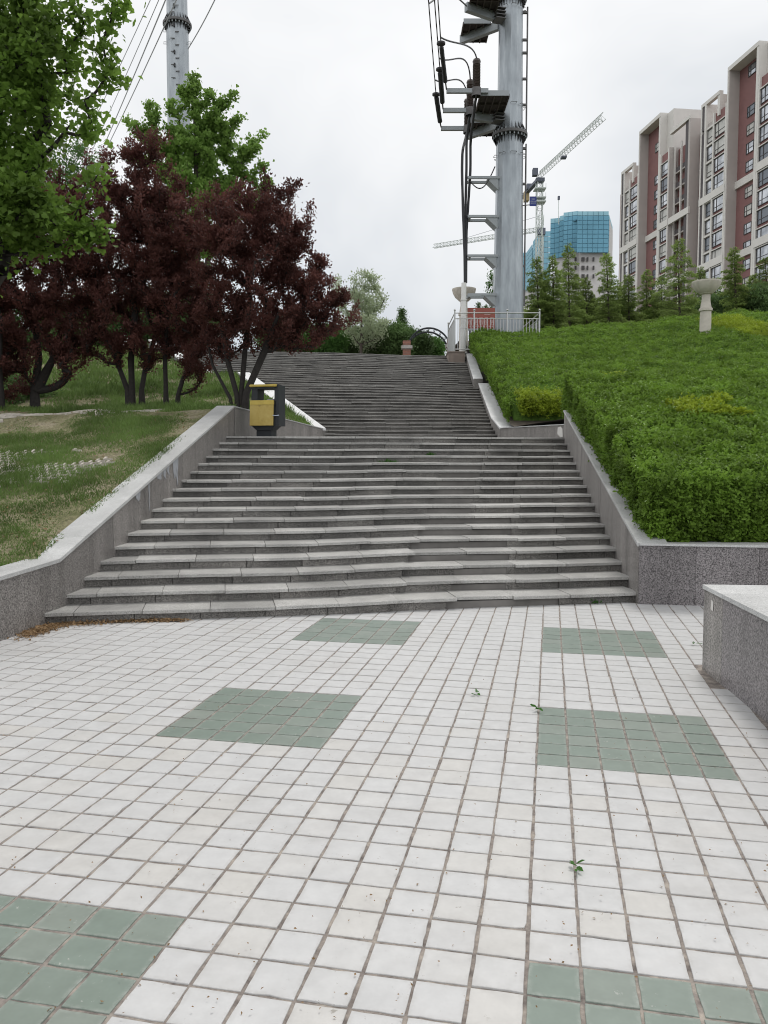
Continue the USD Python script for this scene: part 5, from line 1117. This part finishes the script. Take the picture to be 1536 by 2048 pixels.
for (x, y, lab, sd) in ((1151, 1738, 'crumpled fresh green leaf on the near tiles, lower right', 1), (953, 1389, 'torn green leaf on the white tiles between the green squares', 2), (1076, 1422, 'green leaf at the corner of the right green square', 3), (1393, 1290, 'small leaf scrap beside the granite block', 4)):
    c = at_z(x, y, .004)[:2]; rr = np.random.default_rng(sd); k = 5; p = np.c_[np.tile(c, (k, 1)) + rr.normal(0, .012, (k, 2)), np.full(k, .006) + rr.uniform(0, .015, k)]
    d = np.c_[rr.normal(0, 1, (k, 2)), rr.uniform(.0, .4, k)]; nn = np.c_[rr.normal(0, .5, (k, 2)), np.ones(k)]
    single('fallen_leaf', MB().add(*leaves(p, d, nn, .038 * rr.uniform(.7, 1.2, k), .018, 'oval')), m_freshleaf, lab, 'leaf')
for (px, py, bz_, lab, sd) in ((1187, 1206, 0.0, 'small weed at the foot of the lowest step, right side', 5), (775, 918, None, 'grassy weed in a riser joint high on the lower stairs', 6), (862, 908, None, 'small round weed high on the lower stairs', 7)):
    if bz_ is None:
        kk = 13 if sd == 6 else 14; bb = B0 + T1_ * kk - .02; zz = -0.004 + R_ * kk + .005
        d_ = ray(px, py); n_ = np.array([-math.sin(SA), math.cos(SA)]); tt = bb / (d_[0] * n_[0] + d_[1] * n_[1]); c = np.array([d_[0] * tt, d_[1] * tt, zz])
    else: c = at_z(px, py, 0.0); c[1] -= .02
    rr = np.random.default_rng(sd); k = 46; p = c + rr.normal(0, 1, (k, 3)) * (.10 if sd == 6 else .035, .015, .006); d = rr.normal(0, .6, (k, 3)) + (0, -.2, 1); nn = rr.normal(0, 1, (k, 3)) + (0, -1, .3)
    single('weed', MB().add(*leaves(p, d, nn, .07 * rr.uniform(.5, 1.2, k), .014, 'kite')), m_freshleaf, lab, 'weed')

# ------------------------------------------------------------------ apartment block
FD = np.array([-0.129, 0.992]); FD /= np.linalg.norm(FD); FN = np.array([-FD[1], FD[0]]); F0 = np.array([60.5, 126.0])   # FN points to the viewer's side
def fac(px, py, p=0.0):
    d_ = ray(px, py); o = F0 + FN * p; den = d_[0] * FN[0] + d_[1] * FN[1]; tt = (o @ FN) / den; q = np.array([0, 0, EYE]) + d_ * tt
    return float((q[:2] - F0) @ FD), float(q[2])
def zs(zx, p, zy_=1300): return fac(1210 + zx / 3.656, 60 + zy_ / 3.656, p)[0]
def fp(s, p, z): q = F0 + FD * s + FN * p; return np.array([q[0], q[1], z])
def fbox(s0, s1, p0, p1, z0, z1):
    lo, hi = min(s0, s1), max(s0, s1)
    return MB().hexa([fp(lo, p1, z0), fp(lo, p0, z0), fp(hi, p0, z0), fp(hi, p1, z0), fp(lo, p1, z1), fp(lo, p0, z1), fp(hi, p0, z1), fp(hi, p1, z1)])
ZB, ST, ZG = 46.6, 2.92, 4.0
def apartment(name, label, spec, ends, s_lo, s_hi):
    t = Thing(name, label, 'building', fp((s_lo + s_hi) / 2, -6, ZG))
    PF = 1.8
    t.part('wall', fbox(s_lo, s_hi, -14, 0, ZG, 60.5), m_apt_brick)
    wr = np.random.default_rng(int(abs(s_lo) * 10))
    def window(s0, s1, z0, z1, p, mull=1):
        lo, hi = min(s0, s1), max(s0, s1); g = MB(); fw = .09
        for e0, e1, y0, y1 in ((lo, hi, z0, z0 + fw), (lo, hi, z1 - fw, z1), (lo, lo + fw, z0, z1), (hi - fw, hi, z0, z1)): g.add(*fbox(e0, e1, p - .10, p + .06, y0, y1).data())
        for k in range(mull):
            m = hi - (hi - lo) * (.30 + .4 * k); g.add(*fbox(m - .05, m + .05, p - .08, p + .05, z0 + fw, z1 - fw).data())
        g.add(*fbox(lo + fw, hi - fw, p - .08, p + .04, z0 + .75, z0 + .82).data())
        w = t.part('window', g, m_winframe); t.part('pane', fbox(lo + .02, hi - .02, p - .06, p - .02, z0 + .02, z1 - .02), m_glass if wr.uniform() < .68 else (m_glass_dark if wr.uniform() < .6 else m_curtain), under=w)
    rows = range(-6, 4)
    for kind, z0x, z1x in spec:
        if kind == 'tall':      # deep frame with brick recess: z0x far leg, z1x near leg
            sf, sn = zs(z0x, PF), zs(z1x, PF); top = 69.0 if 'farther' in label else 66.3
            t.part('frame_leg', fbox(sf, sf - .55, -.5, PF, ZG, top - .7), m_apt_grey); t.part('frame_leg', fbox(sn + .6, sn, -.5, PF, ZG, top - .7), m_apt_white)
            t.part('frame_edge', fbox(sf, sf - .30, PF, PF + .05, ZG, top - .7), m_apt_white)
            t.part('frame_top', fbox(sf, sn, -3.0, PF + .06, top - .7, top), m_apt_white)
            t.part('upper_wall', fbox(sf - .55, sn + .6, -12, -.02, 60.5, top - .71), m_apt_brick); t.part('crown_return', fbox(sn - .02, sn - 2.6, -11, .4, 60.5, top - .2), m_apt_white)
            for k in rows:
                z = ZB + 1.6 + ST * k if k >= 0 else ZB + ST * k + 0.4
                s1 = sn + 3.5; window(s1 + 2.1, s1, z, z + 1.7, 0.06, 1)
            z = ZB + 1.6 + ST * 5.2; window(sn + 5.6, sn + 3.5, z, z + 1.7, .06, 1)
            for zz in (ZB, ZB - 11.7): t.part('band', fbox(sf - .55, sn + .6, -.05, .35, zz - .2, zz + 1.0), m_apt_white)
        if kind in ('win', 'winend'):
            sf, sn = zs(z0x, PF), zs(z1x, PF)
            t.part('bay', fbox(sf, sn, -1, PF - .35, ZG, 60.6), m_apt_brick)
            t.part('pilaster', fbox(sf + .02, sf - .35, PF - .36, PF, ZG, 60.8), m_apt_white); t.part('pilaster', fbox(sn + .35, sn - .02, PF - .36, PF, ZG, 60.8), m_apt_white)
            for k in rows:
                z = ZB + 1.1 + ST * k if k >= 0 else ZB + ST * k + 0.15
                window(sf - .45, sn + .45, z, z + 2.25, PF - .25, 1)
                t.part('sill', fbox(sf - .36, sn + .36, PF - .36, PF - .05, z + 2.27, z + 2.42), m_apt_white)
            for zz in (ZB, ZB - 11.7): t.part('band', fbox(sf, sn, PF - .3, PF + .06, zz - .25, zz + 1.0), m_apt_white)
            if kind == 'winend': t.part('bay_return', fbox(sn - .02, sn - .3, -1, PF, ZG, 60.9), m_apt_grey)
        if kind == 'strip':     # dark louvre strip with narrow windows and an open frame above
            sf, sm, sn = zs(z0x, PF), zs((z0x * .62 + z1x * .38), PF), zs(z1x, PF); top = 63.8
            t.part('bay', fbox(sf, sn, -1, PF - .4, ZG, 59.9), m_apt_grey); t.part('edge', fbox(sf + .35, sf, -1, PF, ZG, top - .6), m_apt_white)
            for k in range(3):
                za, zc = ((ZG, ZB - .4), (ZB + 1.0, 58.6), (59.1, top - .6))[k]; t.part('louver', fbox(sf - .02, sm + .5, PF - .4, PF - .1, za, zc), m_apt_dark)
            t.part('mullion', fbox(sm + .5, sm, -1, PF, ZG, top - .6), m_apt_white); t.part('open_frame', fbox(sf + .35, sn - 1.9, PF - .7, PF, top - .6, top), m_apt_white); t.part('open_frame', fbox(sf + .35, sf - .3, -4, PF - .7, top - .6, top), m_apt_white); t.part('frame_post', fbox(sn - 1.2, sn - 1.9, -2, PF - .1, 59.8, top - .6), m_apt_white)
            for k in rows:
                z = ZB + 1.1 + ST * k if k >= 0 else ZB + ST * k + 0.15
                window(sm - .1, sn + .1, z, z + 2.2, PF - .36, 0); t.part('sill', fbox(sm, sn, PF - .4, PF - .12, z + 2.3, z + 2.6), m_apt_white)
            for zz in (ZB, ZB - 11.7): t.part('band', fbox(sf + .35, sn, PF - .3, PF + .06, zz - .35, zz + .9), m_apt_white)
        if kind == 'recess':    # recessed balconies with a framed pier after it
            sf, sm, sn = zs(z0x, .6), zs(z0x * .35 + z1x * .65, PF), zs(z1x, PF); top = 63.8
            t.part('balcony_back', fbox(sf, sm, -3, -.8, ZG, 60.5), m_apt_grey)
            for k in rows:
                z = ZB + .4 + ST * k; t.part('balcony', fbox(sf, sm, -.8, .7, z, z + .25), m_apt_grey); t.part('balcony_rail', fbox(sf, sm, .62, .68, z + .25, z + 1.1), m_apt_dark); window(sf - .5, sm + .6, z + .4, z + 2.4, -.75, 0)
            for f in (.05, .5, .98): t.part('column', fbox(sf + (sm - sf) * f + .15, sf + (sm - sf) * f - .15, .7, 1.0, ZG, 61.0), m_apt_white)
            t.part('louver', fbox(sm, sn + .3, -1, PF - .2, ZG, top - .6), m_apt_dark); t.part('pier', fbox(sn + .3, sn - .3, -3.0, PF, ZG, top - .6), m_apt_grey)
            t.part('pier_frame', fbox(sf, sn - .3, PF - .6, PF + .05, top - .6, top), m_apt_white); t.part('pier_frame', fbox(sn + .3, sn - .3, -3, PF - .6, top - .6, top), m_apt_white)
            for zz in (ZB, ZB - 11.7): t.part('band', fbox(sf, sn - .35, PF - .3, PF + .06, zz - .3, zz + .9), m_apt_white)
    return t
specA = [('strip', 118, 172), ('win', 172, 238), ('tall', 240, 392), ('winend', 393, 458), ('recess', 507, 603)]
apartment('apartment_block', 'farther apartment block in red brick and pale frames', specA, None, zs(672, 0), zs(110, 0))
specB = [('strip', 692, 772), ('win', 772, 868), ('tall', 872, 1092), ('winend', 1094, 1215)]
apartment('apartment_block', 'nearer apartment block in red brick cut by the right edge', specB, None, zs(1400, 0), zs(682, 0))

# ------------------------------------------------------------------ netted construction towers and cranes
t = Thing('netted_tower', 'unfinished concrete tower wrapped in teal safety netting', 'building', (*at_y(1160, 700, 280)[:2], 4))
def net_face(x0, x1, y0, y1, Y0, Y1, cols, rows_, light=1):
    a0, a1 = at_y(x0, y0, Y0), at_y(x1, y0, Y1); zt_, zb_ = a0[2], at_y(x0, y1, Y0)[2]; d_ = a1[:2] - a0[:2]; nrm_ = np.array([d_[1], -d_[0]]) / np.linalg.norm(d_)
    fr = MB().add([(*(a0[:2] - nrm_ * .25), zb_), (*(a1[:2] - nrm_ * .25), zb_), (*(a1[:2] - nrm_ * .25), zt_), (*(a0[:2] - nrm_ * .25), zt_)], [[0, 1, 2, 3]]); t.part('net_frame', fr, m_net_frame)
    for i in range(cols):
        for j in range(rows_):
            u0, u1 = (i + .04) / cols, (i + .96) / cols; v0, v1 = (j + .05) / rows_, (j + .95) / rows_
            p, q = a0[:2] + d_ * u0, a0[:2] + d_ * u1; zA, zC = zt_ + (zb_ - zt_) * v0, zt_ + (zb_ - zt_) * v1
            m = MB().hexa([(*(p), zC), (*(q), zC), (*(q - nrm_ * .2), zC), (*(p - nrm_ * .2), zC), (*p, zA), (*q, zA), (*(q - nrm_ * .2), zA), (*(p - nrm_ * .2), zA)])
            t.part('net_panel', m, m_net_light if j < light else m_net)
net_face(1155, 1218, 422, 505, 276, 276, 6, 9); net_face(1127, 1155, 425, 506, 282, 280, 3, 9); net_face(1101, 1119, 437, 517, 286, 285, 2, 8); net_face(1119, 1127, 432, 515, 285, 284, 1, 8); net_face(1218, 1226, 428, 512, 276.5, 292, 1, 8)
g = MB(); p = [at_y(x, 700, Y)[:2] for x, Y in ((1102, 287), (1155, 281), (1156, 277), (1218, 277), (1225, 292), (1225, 305), (1102, 305))]; zt_ = at_y(1160, 424, 280)[2]; zc_ = at_y(1160, 506, 278)[2]
def prism(P, z0, z1):
    n = len(P); v = [(*q, z0) for q in P] + [(*q, z1) for q in P]; f = [[i, (i + 1) % n, n + (i + 1) % n] for i in range(n)] + [[i, n + (i + 1) % n, n + i] for i in range(n)] + [[n, n + i, n + i + 1] for i in range(1, n - 1)]
    return MB().add(v, f)
c0 = np.mean(p, 0); t.part('concrete_frame', prism([c0 + (q - c0) * .93 for q in p], 4, zt_ - 3), m_tower_conc)
for (x, w_) in ((1151, 4), (1166, 6), (1175, 3), (1187, 3)):
    for y in (515, 532, 549): 
        a = at_y(x, y, 277.3 if x > 1155 else 281.5); t.part('opening', MB().box((a[0], a[1], a[2] - .6), (w_ / F * 277, .5, 1.3)), m_winframe)
a = at_y(1117.5, 425, 284); g = MB().tube([a - (0, 0, 4), at_y(1117.5, 400, 284)], .12, 5); t.part('mast_pole', g, m_crane); t.part('mast_light', MB().box(at_y(1117.5, 396, 284), (.7, .7, 1.2)), m_crane_dark)
for i, (x0, x1, y0, y1, Y, lab) in enumerate(((1082, 1101, 462, 560, 330, 'teal netted tower stepping down beside the crane mast'), (1066, 1083, 488, 570, 380, 'teal netted tower farther back, left of the crane mast'), (1046, 1067, 505, 580, 430, 'lowest teal netted tower, just right of the big pole'))):
    t = Thing('netted_tower', lab, 'building', (*at_y((x0 + x1) / 2, 600, Y)[:2], 4)); a, b = at_y(x0, y0, Y), at_y(x1, y0, Y); zb_ = at_y(x0, y1, Y)[2]
    t.part('concrete_frame', MB().box(((a[0] + b[0]) / 2, Y + 10, (4 + a[2]) / 2), (b[0] - a[0] - 1, 17, a[2] - 6)), m_tower_conc); nr = 9
    for j in range(nr):
        z0, z1 = a[2] + (zb_ - a[2]) * (j + .05) / nr, a[2] + (zb_ - a[2]) * (j + .95) / nr
        for s in range(3):
            xa_, xb_ = a[0] + (b[0] - a[0]) * (s + .03) / 3, a[0] + (b[0] - a[0]) * (s + .97) / 3; t.part('net_panel', MB().box(((xa_ + xb_) / 2, Y + .0, (z0 + z1) / 2), (xb_ - xa_, .3, abs(z0 - z1))), m_net_far)
        t.part('net_side', MB().box((a[0] - .2, Y + 8, (z0 + z1) / 2), (.3, 15, abs(z0 - z1))), m_net_far)
def lattice(mb, p, q, w, h, n, r_, tri=False):
    p, q = np.asarray(p, float), np.asarray(q, float); d_ = (q - p) / np.linalg.norm(q - p); up = np.array([0, 0, 1.0]) if abs(d_[2]) < .8 else np.array([0, 1.0, 0]); s = np.cross(d_, up); s /= np.linalg.norm(s); u = np.cross(s, d_)
    cs = [(-.5, 0), (.5, 0), (0, 1)] if tri else [(-.5, -.5), (.5, -.5), (.5, .5), (-.5, .5)]; L = np.linalg.norm(q - p)
    pt = lambda k, i: p + d_ * L * i / n + s * cs[k][0] * w + u * cs[k][1] * h
    m = len(cs)
    for k in range(m): mb.tube([pt(k, 0), pt(k, n)], r_ * 1.5, 4)
    for i in range(n):
        for k in range(m):
            mb.tube([pt(k, i), pt((k + 1) % m, i + 1)], r_, 3, cap=False); mb.tube([pt(k, i), pt((k + 1) % m, i)], r_, 3, cap=False)
cy_ = 250.0; zj = float(at_y(1075, 357, cy_)[2]); mx = at_y(1079, 400, cy_)[0]
t = Thing('tower_crane', 'grey tower crane with its jib raised towards the upper right', 'crane', (mx, cy_, 4))
g = MB(); lattice(g, (mx, cy_, 4), (mx, cy_, zj - 1), 1.7, 1.7, 30, .075); t.part('mast', g, m_crane)
tip = at_z(1206, 246, zj); tip[2] = zj + 1
g = MB(); lattice(g, (mx, cy_, zj + .5), tip, 1.5, 1.7, 26, .06, True); t.part('jib', g, m_crane)
ct = at_z(1043, 396, zj); g = MB(); g.bar((mx, cy_, zj), ct, 1.3, .8); t.part('counter_jib', g, m_crane_dark)
c2 = np.array([mx, cy_, zj]) + (ct - np.array([mx, cy_, zj])) * .72; t.part('counterweight', MB().box(c2 - (0, 0, 1.2), (1.5, 2.4, 3.0)), m_crane_yellow); t.part('winch', MB().box(c2 + (.3, -3, .8), (1.6, 2.0, 1.6)), m_crane_dark)
t.part('cab', MB().box((mx - 1.7, cy_ - 1.2, zj + 1.4), (1.5, 1.7, 2.2), 0, .1), m_crane_dark); t.part('slewing_ring', MB().box((mx, cy_, zj - .6), (2.6, 2.6, 1.0)), m_crane_dark)
for yy in (379, 397, 405): 
    z = at_y(1080, yy, cy_)[2]; g = MB(); g.box((mx, cy_, z), (3.4, 3.4, .35)); 
    for sx in (-1.6, 1.6): g.tube([(mx + sx, cy_ - 1.6, z), (mx + sx, cy_ - 1.6, z + 1.3)], .06, 4)
    t.part('climbing_frame', g, m_crane)
tr2 = np.array([mx, cy_, zj]) + (tip - np.array([mx, cy_, zj])) * .42; t.part('trolley', MB().box(tr2 - (0, 0, .4), (1.5, 1.8, .5)), m_crane_dark)
c3 = 320.0; z3 = float(at_y(1080, 462, c3)[2]); x3 = at_y(1082, 462, c3)[0]
t = Thing('tower_crane', 'second tower crane with a long low jib pointing left behind the pole', 'crane', (x3, c3, 4))
g = MB(); lattice(g, (x3, c3, 4), (x3, c3, z3 + 6), 1.7, 1.7, 26, .08); t.part('mast', g, m_crane); tip = at_z(867, 496, z3)
g = MB(); lattice(g, (x3, c3, z3), tip, 1.5, 1.6, 30, .075, True); t.part('jib', g, m_crane); t.part('pendant', MB().tube([(x3, c3, z3 + 6), tip + (np.array([x3, c3, z3]) - tip) * .25 + (0, 0, 1.6)], .07, 4), m_crane_dark); t.part('slewing_ring', MB().box((x3, c3, z3 - .4), (3.0, 3.0, 2.4)), m_crane_dark)
